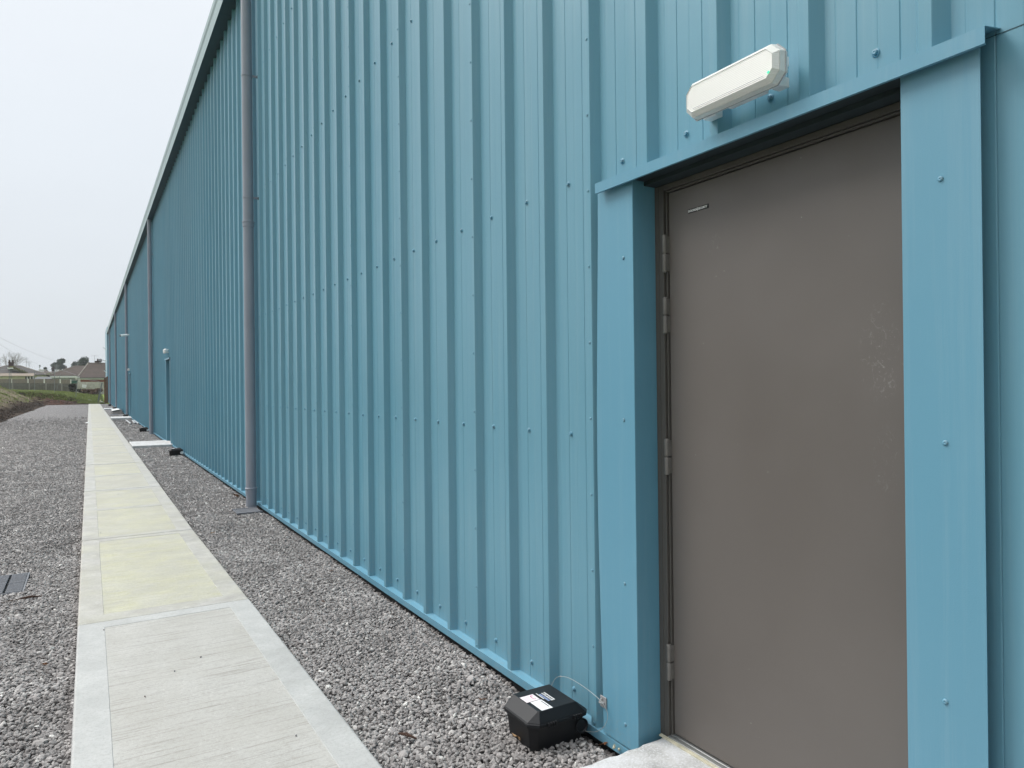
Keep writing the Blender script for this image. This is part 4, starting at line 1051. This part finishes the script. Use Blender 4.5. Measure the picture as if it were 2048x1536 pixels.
# temporary fence posts with strained wires
WF = empty('wire_fence', (P(69, 780, 92)[0], 92, 1.2), 'tall thin wire fence with slim grey posts across the grass', 'fence')
fp = [(-30, 739, 776), (18.5, 739, 770), (22, 741, 770), (69, 742, 778), (109, 738, 781), (156.5, 752, 792)]
tops = []
for px, pt, pb in fp:
    Yp = 90 if px < 150 else 88
    x, zt = P(px, pt, Yp); xb_, zb_ = P(px if px < 150 else 151, pb, Yp); m = MB(); m.tube([(xb_, Yp, float(height(np.array(xb_), np.array(float(Yp)))) - .1), (x, Yp, zt)], .026, 8); m.build('fence_post', 'galv', WF); tops.append((x, Yp, zt))
x, zt = P(121, 745, 90); xb_, zb_ = P(113, 780, 90); MB().tube([(xb_, 90, zb_ - .1), (x, 90, zt)], .02, 6).build('brace_post', 'galv', WF)
for a, b in zip(tops, tops[1:]):
    m = MB(); n = 8; m.tube([(a[0] + (b[0] - a[0]) * t / n, a[1] + (b[1] - a[1]) * t / n, a[2] + (b[2] - a[2]) * t / n + .10 * math.sin(math.pi * t / n) * (1 if b[0] > -2.5 else -.2)) for t in range(n + 1)], .014, 6); m.build('top_wire', 'wire_grey', WF)
for dz in (.75, 1.5):
    m = MB(); m.tube([(p[0], p[1], p[2] - dz) for p in tops], .006, 5); m.build('strand_wire', 'wire_grey', WF)

# houses
def hip_roof(name, pts_eave, ridge, mat, par, over=.0, th=.12):
    """pts_eave: 4 corners (x, y, z) counterclockwise from front-left, ridge: 2 points left, right"""
    a, b, c, d = [Vector(p) for p in pts_eave]; r0, r1 = [Vector(p) for p in ridge]
    m = MB(); m.add([a, b, c, d, r0, r1], [(0, 1, 5, 4), (1, 2, 5), (2, 3, 4, 5), (3, 0, 4)])
    dn = Vector((0, 0, -th)); m.add([a, b, c, d, a + dn, b + dn, c + dn, d + dn], [(0, 1, 5, 4), (1, 2, 6, 5), (2, 3, 7, 6), (3, 0, 4, 7), (4, 5, 6, 7)])
    o = m.build(name, mat, par)
    h = MB()
    for p, q in ((r0, r1), (a, r0), (b, r1), (d, r0), (c, r1)): h.tube([p, q], .09, 6)
    h.build('ridge_tiles', 'ridge_tile', o)
    return o
simple('ridge_tile', (.20, .185, .16, 1), .9, .25, 4)
def chimney(par, x, y, z0, z1, w, pots=1, dark=True):
    m = MB(); m.box(x - w / 2, x + w / 2, y - .3, y + .3, z0, z1 - .15); m.box(x - w / 2 - .06, x + w / 2 + .06, y - .36, y + .36, z1 - .15, z1)
    c = m.build('chimney', 'chimney_brick', par)
    for i in range(pots): m = MB(); m.lathe((x + (i - (pots - 1) / 2) * .42, y, z1), (0, 0, 1), [(0, .13), (.30, .11), (.32, .13), (.36, .13)], 10); m.build('chimney_pot', 'chimney_brick', par)
    return c
simple('chimney_brick', (.055, .035, .03, 1), .9, .3, 5)
def aerial(par, x, y, z0, h):
    m = MB(); m.tube([(x, y, z0), (x, y, z0 + h)], .025, 6)
    for i in range(6): m.tube([(x - .5 + i * .18, y - .22, z0 + h - .1), (x - .5 + i * .18, y + .22, z0 + h - .1)], .012, 4)
    m.tube([(x - .55, y, z0 + h - .1), (x + .5, y, z0 + h - .1)], .014, 4); m.build('aerial', 'wire_grey', par)
# brick bungalow on the right
Yb = 124.0
cl = P(154.5, 755, Yb); ap = P(176.5, 726, Yb + 4.5); ze = cl[1]
HB = empty('bungalow', (cl[0] + 5, Yb + 4, 1.0), 'red brick bungalow with brown hipped roof behind the pale concrete wall', 'house')
x0 = cl[0]
ridz = ap[1]
m = MB(); m.box(x0 + .4, x0 + 11, Yb + .4, Yb + 9, .6, ze - .1); m.build('brick_wall', 'red_brick', HB)
roof = hip_roof('roof', [(x0, Yb, ze), (x0 + 11.4, Yb, ze), (x0 + 11.4, Yb + 9.4, ze), (x0, Yb + 9.4, ze)], [(ap[0], Yb + 4.7, ridz), (x0 + 8.6, Yb + 4.7, ridz)], 'roof_tile_brown', HB)
m = MB(); m.box(x0 + .02, x0 + 11.4, Yb - .02, Yb + .02, ze - .30, ze - .13); m.box(x0 - .02, x0 + .02, Yb, Yb + 9.4, ze - .30, ze - .13); m.box(x0 + .02, x0 + 11.4, Yb + .02, Yb + .4, ze - .30, ze - .25); m.build('fascia', 'fascia_white', HB)
m = MB(); m.tube([(x0, Yb - .09, ze - .06), (x0 + 11.4, Yb - .09, ze - .06)], .06, 8); m.build('roof_gutter', 'ink_black', HB)
cx_, cz_ = P(195.5, 722, Yb + 5); ch = chimney(roof, cx_, Yb + 5, ridz - .5, cz_, .75, 1); aerial(HB, P(189.5, 720, Yb + 5)[0], Yb + 5, ridz, 1.25)
dx, dz = P(201, 722, Yb + 5); m = MB(); m.lathe((dx, Yb + 4.8, dz), (-.4, -1, .3), [(0, .05), (.04, .2), (.10, .32), (.12, .33), (.11, .31)], 14); m.build('satellite_dish', 'galv', HB)
m = MB(); xx = P(150, 753, Yb - 3); m.box(x0 - 1.5, x0 + .3, Yb - .2, Yb + .2, xx[1] - .2, xx[1] + .02)
m.build('porch_fascia', 'fascia_white', HB)
# left lower wing roof of the same bungalow row
Y2 = 138.0; e = P(94, 751, Y2); f = P(160, 751, Y2); rl = P(150, 733.2, Y2 + 4); rr = P(178, 733, Y2 + 4)
HC = empty('bungalow', ((e[0] + f[0]) / 2, Y2, 1), 'low brown roofed house between the left house and the brick bungalow', 'house')
m = MB(); m.box(e[0] + .4, f[0] + 1.6, Y2 + .4, Y2 + 7.5, .6, e[1] - .1); m.build('wall', 'white_wall', HC)
hip_roof('roof', [(e[0], Y2, e[1]), (f[0] + 2, Y2, e[1]), (f[0] + 2, Y2 + 8, e[1]), (e[0], Y2 + 8, e[1])], [(rl[0], Y2 + 4, rl[1] + .1), (rr[0], Y2 + 4, rl[1] + .1)], 'roof_tile_brown', HC)
# big hipped house on the left
Y3 = 132.0; e = P(-60, 749, Y3); f = P(97, 749.5, Y3); r1 = P(40, 731.5, Y3 + 5)
HD = empty('bungalow', (P(10, 749, Y3)[0], Y3, 1), 'large dark hipped roof house on the left with a stout chimney', 'house')
m = MB(); m.box(e[0] + .4, f[0] - .4, Y3 + .4, Y3 + 9.5, .6, e[1] - .1); m.build('wall', 'white_wall', HD)
roof = hip_roof('roof', [(e[0], Y3, e[1]), (f[0], Y3, f[1]), (f[0], Y3 + 10, f[1]), (e[0], Y3 + 10, e[1])], [(e[0] + 4, Y3 + 5, r1[1]), (r1[0], Y3 + 5, r1[1])], 'roof_tile_grey', HD)
c0, c1 = P(16.5, 735, Y3 + 2.5), P(28, 724.5, Y3 + 2.5); chimney(roof, (c0[0] + c1[0]) / 2, Y3 + 2.5, c0[1] - .8, c1[1], c1[0] - c0[0] - .1, 2)
fa = P(17, 738.5, Y3 + 2); fb = P(28, 735.5, Y3 + 2); m = MB(); m.prism([(fa[0], Y3 + 1.1, fa[1]), (fb[0], Y3 + 1.1, fa[1] + .05), (fb[0] - .1, Y3 + 1.1, fb[1]), (fa[0] - .1, Y3 + 1.1, fb[1])], [(fa[0], Y3 + 2.3, fa[1]), (fb[0], Y3 + 2.3, fa[1] + .05), (fb[0] - .1, Y3 + 2.3, fb[1]), (fa[0] - .1, Y3 + 2.3, fb[1])]); m.build('flashing', 'fascia_white', roof)
mx, mz = P(34, 741, Y3 + 1.2)
def fn_moss(): t = random.random(); return (mx - .7 + t * 1.9 + random.gauss(0, .18), Y3 + .8 + 1.0 * (1 - t) + random.gauss(0, .2), mz + .55 - t * 1.0 + random.gauss(0, .10))
V, Fc, T = foliage(500, fn_moss, .07); lo_ = Vector(HD.location); o = np_mesh('moss_patch', V - np.array([lo_[:]]), Fc, 'moss_leaf', {'tone': T}); o.parent = HD
# outbuildings
Y4 = 115.0
a = P(-30, 757, Y4); b = P(68, 756.5, Y4); t = P(20, 747, Y4 + 2.5); ez = P(20, 752.6, Y4)[1]; ed = P(-20, 751.2, Y4)[1]
OB = empty('outbuilding', ((a[0] + b[0]) / 2, Y4, 1), 'long low outbuilding with tan corrugated roof and cream wall behind the fence', 'outbuilding')
m = MB(); m.box(a[0], P(50, 757, Y4)[0], Y4 + .15, Y4 + 3.4, .6, ez - .02); m.build('wall', 'cream_wall', OB)
m = MB(); m.box(P(50, 757, Y4)[0], b[0] - .1, Y4 + .45, Y4 + 3.4, .6, ez - .02); m.build('dark_opening', 'ink_black', OB)
for i in range(3): x_ = P(53 + i * 6, 757, Y4)[0]; MB().box(x_, x_ + .14, Y4 + .2, Y4 + .3, .6, ez - .03).build('post', 'fascia_white', OB)
m = MB(); m.prism([(a[0] - .2, Y4 - .1, ez), (b[0], Y4 - .1, ez), (b[0], Y4 + 3.6, t[1]), (a[0] - .2, Y4 + 3.6, t[1])], [(a[0] - .2, Y4 - .1, ez + .05), (b[0], Y4 - .1, ez + .05), (b[0], Y4 + 3.6, t[1] + .05), (a[0] - .2, Y4 + 3.6, t[1] + .05)]); m.build('roof', 'roof_tan', OB)
a = P(68.5, 758, 113); b = P(105, 758, 113); r_ = P(86, 753.3, 114.5); SH = empty('shed', (a[0], 113, 1), 'small shed with grey felt roof and brown gable beside the tan roofed outbuilding', 'shed')
m = MB(); m.box(a[0] + .15, b[0] - .3, 113.2, 115.2, .6, a[1] - .05); m.build('wall', 'timber', SH)
m = MB(); m.prism([(a[0], 113, a[1]), (a[0], 116, a[1]), (a[0] + .25, 114.5, r_[1])], [(b[0], 113, a[1]), (b[0], 116, a[1]), (b[0] - .5, 114.5, r_[1])]); m.build('roof', 'grey_felt', SH)
a = P(101, 757.5, 119); b = P(150, 757.5, 119); t = P(120, 751.8, 119)[1]; WE = empty('extension', (a[0], 119, 1), 'flat roofed white extension behind the fence between shed and bungalow', 'extension')
m = MB(); m.box(a[0], b[0], 119.3, 122, .6, t - .12); m.build('wall', 'ink_grey', WE)
m = MB(); m.box(a[0] - .1, b[0] + .1, 119.1, 122.1, t - .26, t); m.build('fascia', 'fascia_white', WE)
a = P(142.5, 768, 111); b = P(155, 768, 111); t = P(150, 761, 111)[1]; GS = empty('shed', (a[0], 111, 1), 'dark green shed with pale roof at the right end of the fence', 'shed')
m = MB(); m.box(a[0], b[0], 111, 113, .7, t); m.build('wall', 'green_shed', GS)
m = MB(); m.prism([(a[0] - .3, 110.9, t + .28), (b[0] + .02, 110.9, t), (b[0] + .02, 113.1, t), (a[0] - .3, 113.1, t + .28)], [(a[0] - .3, 110.9, t + .36), (b[0] + .02, 110.9, t + .07), (b[0] + .02, 113.1, t + .07), (a[0] - .3, 113.1, t + .36)]); m.build('roof', 'galv', GS)
# roofs further back
for i, (p0, p1, pe, pr_, Yr, mat, lab) in enumerate(((66, 104, 746, 739.5, 168, 'roof_tile_brown', 'distant brown roof left of the first conifer'), (96, 135, 745, 739.5, 180, 'roof_tile_grey', 'distant grey roof in front of the first conifer'), (118, 158, 746, 740.5, 172, 'roof_tile_grey', 'distant grey roof between the two conifers'))):
    a = P(p0, pe, Yr); b = P(p1, pe, Yr); t = P(p0, pr_, Yr + 4)[1]; H = empty('distant_house', (a[0], Yr, 1), lab, 'house', 'roofs far behind the fence')
    m = MB(); m.box(a[0] + .3, b[0] - .3, Yr + .3, Yr + 7.7, .8, a[1] - .1); m.build('wall', 'white_wall', H)
    rr_ = hip_roof('roof', [(a[0], Yr, a[1]), (b[0], Yr, a[1]), (b[0], Yr + 8, a[1]), (a[0], Yr + 8, a[1])], [(a[0] + 2, Yr + 4, t), (b[0] - 2, Yr + 4, t)], mat, H)
    q = P(p0 + 12, 740, Yr + 2); m = MB(); m.box(q[0], q[0] + .9, Yr + 1.2, Yr + 2.0, q[1] - .4, q[1] + .1); m.build('roof_window', 'fascia_white', H)
    chimney(rr_, a[0] + 3.2, Yr + 4, t - .3, t + .42, .5, 1)
for px, pt, Yp in ((52.5, 714, 170), (58, 722, 170), (113.5, 728, 150)):
    x, z = P(px, pt, Yp); m = MB(); m.tube([(x, Yp, 1), (x, Yp, z)], [.07, .03], 6)
    for k in range(4): m.tube([(x - .5 + .1 * k, Yp, z - .2 * k - .2), (x + .5 - .1 * k, Yp, z - .2 * k - .2)], .02, 4)
    tag(m.build('mast', 'wire_grey', origin=(x, Yp, 1)), {52.5: 'taller thin aerial mast between chimney and conifer', 58: 'shorter thin mast just right of the taller mast', 113.5: 'pale slim pole in front of the first conifer'}[px], 'mast')
# trees
def conifer(px, ptop, pbase, Y, wpx, label, lean=0):
    x, zt = P(px, ptop, Y); s = Y * .858 / FP * 1.02; w_ = wpx / 2 * s; z0 = 1.0
    r = empty('conifer', (x, Y, z0), label, 'tree', 'hazy conifers on the skyline'); H_ = zt - z0
    cl_ = []
    for k in range(64):
        t = random.random() ** .8; hh = z0 + H_ * (.12 + .86 * t); rad = w_ * 1.25 * (1.12 - t) ** .85 * random.uniform(.55, 1.05); a = random.uniform(0, 2 * math.pi); cl_.append((x + lean * t * w_ + rad * .8 * math.cos(a), Y + rad * .8 * math.sin(a), hh, w_ * random.uniform(.14, .42)))
    def fn():
        b = random.choice(cl_); d = Vector((random.gauss(0, 1), random.gauss(0, 1), random.gauss(0, .7))).normalized() * random.random() ** .4; return (b[0] + d.x * b[3], b[1] + d.y * b[3], b[2] + d.z * b[3] * .9)
    V, Fc, T = foliage(11000, fn, w_ * .05); o = np_mesh('crown', V - np.array([[x, Y, z0]]), Fc, 'conifer_leaf', {'tone': T}); o.parent = r
    m = MB(); m.tube([(x, Y, z0), (x, Y, z0 + H_ * .9)], [w_ * .10, w_ * .02], 8)
    for b in cl_[:16]: m.tube([(x, Y, b[2] - .4 * b[3]), (b[0], b[1], b[2])], [w_ * .03, w_ * .01], 5)
    m.build('trunk', 'bark', r)
conifer(122, 716.5, 742, 235, 31, 'rounded grey green conifer on the skyline, left one of the pair', 0)
conifer(111, 725, 742, 240, 26, 'lower flank conifer leaning on the left of the pair')
conifer(161, 716.5, 742, 230, 36, 'grey green conifer on the skyline, right one of the pair nearest the brick bungalow', .3)
conifer(149, 724, 742, 235, 24, 'smaller conifer just left of the right hand conifer')
conifer(79.5, 729, 742, 190, 6, 'narrow pointed little conifer above the distant roofs')
conifer(90, 735, 744, 185, 16, 'low dark hedge like conifer above the distant roofs')
def bare(px, ptop, Y, label, spread):
    x, zt = P(px, ptop, Y); z0 = 1.0; r = empty('bare_tree', (x, Y, z0), label, 'tree', 'leafless trees at the left edge'); H_ = zt - z0
    tr = MB(); br = MB()
    tr.tube([(x, Y, z0), (x + .1, Y, z0 + H_ * .35), (x, Y, z0 + H_ * .55)], [.22, .15, .10], 8)
    def grow(p, d, l, rad, dep):
        q = p + d * l; m_ = p + d * l * .5 + Vector((random.gauss(0, .05), random.gauss(0, .05), 0)) * l; br.tube([p, m_, q], [rad, rad * .8, rad * .6], 4 if dep > 1 else 5)
        if dep >= 5: return
        for _ in range(3 if dep < 4 else 2):
            nd = (d + Vector((random.gauss(0, .42), random.gauss(0, .42), random.gauss(.05, .25)))).normalized(); grow(q, nd, l * random.uniform(.62, .82), max(.012, rad * .6), dep + 1)
    for k in range(5):
        a = random.uniform(0, 6.28); st = Vector((x, Y, z0 + H_ * random.uniform(.25, .5))); grow(st, Vector((math.cos(a) * spread, math.sin(a) * spread, 1)).normalized(), H_ * .20, .07, 1)
    tr.build('trunk', 'bark_pale', r); br.build('crown', 'bark_pale', r)
bare(5, 710, 175, 'wide leafless tree at the left edge of the view', .8); bare(22, 702, 180, 'taller leafless tree rising behind the stout chimney', .45)
# overhead lines
for i, (pA, pB) in enumerate((((-60, 650), (75, 728)), ((-60, 645), (112, 722)))):
    a = P(*pA, 95); b = P(*pB, 200); m = MB(); n = 24
    m.tube([(a[0] + (b[0] - a[0]) * t / n, 95 + 105 * t / n, a[1] + (b[1] - a[1]) * t / n - .4 * math.sin(math.pi * t / n)) for t in range(n + 1)], .014, 5)
    tag(m.build('overhead_line', 'wire_grey', origin=(a[0], 95, a[1])), ['lower overhead wire crossing the sky above the left house', 'upper overhead wire crossing the sky towards the conifers'][i], 'wire', 'overhead wires')

#@@SPLIT
hz = MB(); hz.box(-610, 610, -310, 910, -1.5, 12.5); ho = hz.build('haze', 'dark_gap'); hm = bpy.data.materials.new('haze'); hm.use_nodes = True
hn = hm.node_tree; hn.nodes.remove(hn.nodes['Principled BSDF']); pv = hn.nodes.new('ShaderNodeVolumePrincipled'); pv.inputs['Density'].default_value = .0005; pv.inputs['Color'].default_value = (.86, .90, .94, 1)
hn.links.new(pv.outputs[0], hn.nodes['Material Output'].inputs['Volume']); ho.data.materials.clear(); ho.data.materials.append(hm); tag(ho, kind='stuff')
# ================================================================== LIGHT
ELEV, AZ = math.radians(48), math.radians(-42)    # azimuth measured from +Y towards +X
sd = Vector((math.cos(ELEV) * math.sin(AZ), math.cos(ELEV) * math.cos(AZ), math.sin(ELEV)))
ld = bpy.data.lights.new('sun', 'SUN'); lo_ = bpy.data.objects.new('sun', ld); COL.objects.link(lo_)
ld.energy = 2.0; ld.angle = math.radians(24); ld.color = (1, .97, .93); lo_.rotation_euler = sd.to_track_quat('Z', 'Y').to_euler()
w = bpy.data.worlds.new('World'); SC.world = w; w.use_nodes = True; nt = w.node_tree; bg = nt.nodes['Background']
sky = nt.nodes.new('ShaderNodeTexSky'); sky.sky_type = 'NISHITA'; sky.sun_disc = False; sky.sun_elevation = ELEV; sky.sun_rotation = AZ; sky.dust_density = 4; sky.air_density = 1.0
tc = nt.nodes.new('ShaderNodeTexCoord'); sx = nt.nodes.new('ShaderNodeSeparateXYZ'); nt.links.new(tc.outputs['Generated'], sx.inputs[0])
cr = nt.nodes.new('ShaderNodeValToRGB'); e = cr.color_ramp.elements
STOPS = [(0.0, (7.2, 7.7, 8.15)), (.12, (7.6, 8.1, 8.6)), (.30, (8.2, 8.75, 9.3)), (.45, (8.8, 9.3, 9.8)), (.58, (13, 13.5, 14)), (1.0, (47, 48, 48.5))]
while len(e) < len(STOPS): e.new(.5)
for q, (p, c) in zip(e, STOPS): q.position = p; q.color = tuple(v / 49 for v in c) + (1,)
nt.links.new(sx.outputs[2], cr.inputs[0])
no = nt.nodes.new('ShaderNodeTexNoise'); no.inputs['Scale'].default_value = 2.2; no.inputs['Detail'].default_value = 4
mp = nt.nodes.new('ShaderNodeMapping'); mp.inputs['Scale'].default_value = (1, 1, 2.5); nt.links.new(tc.outputs['Generated'], mp.inputs[0]); nt.links.new(mp.outputs[0], no.inputs['Vector'])
mr = nt.nodes.new('ShaderNodeMapRange'); mr.inputs[3].default_value = 46.2; mr.inputs[4].default_value = 51.8; nt.links.new(no.outputs[0], mr.inputs[0])
sc_ = nt.nodes.new('ShaderNodeVectorMath'); sc_.operation = 'SCALE'; nt.links.new(cr.outputs[0], sc_.inputs[0]); dt = nt.nodes.new('ShaderNodeVectorMath'); dt.operation = 'DOT_PRODUCT'; dt.inputs[1].default_value = (-.45, .89, 0); nt.links.new(tc.outputs['Generated'], dt.inputs[0])
dr = nt.nodes.new('ShaderNodeMapRange'); dr.inputs[1].default_value = -.40; dr.inputs[2].default_value = .62; dr.inputs[3].default_value = .50; dr.inputs[4].default_value = 1.0; dr.interpolation_type = 'SMOOTHSTEP'; nt.links.new(dt.outputs['Value'], dr.inputs[0])
dm = nt.nodes.new('ShaderNodeMath'); dm.operation = 'MULTIPLY'; nt.links.new(mr.outputs[0], dm.inputs[0]); nt.links.new(dr.outputs[0], dm.inputs[1]); nt.links.new(dm.outputs[0], sc_.inputs['Scale'])
mx_ = nt.nodes.new('ShaderNodeMix'); mx_.data_type = 'RGBA'; mx_.inputs[0].default_value = .92; nt.links.new(sky.outputs[0], mx_.inputs[6]); nt.links.new(sc_.outputs[0], mx_.inputs[7])
nt.links.new(mx_.outputs[2], bg.inputs[0]); bg.inputs[1].default_value = .10
SC.view_settings.view_transform = 'Standard'; SC.view_settings.look = 'None'; SC.view_settings.exposure = 0.05; SC.view_settings.gamma = 1
SC.cycles.max_bounces = 6; SC.cycles.diffuse_bounces = 4
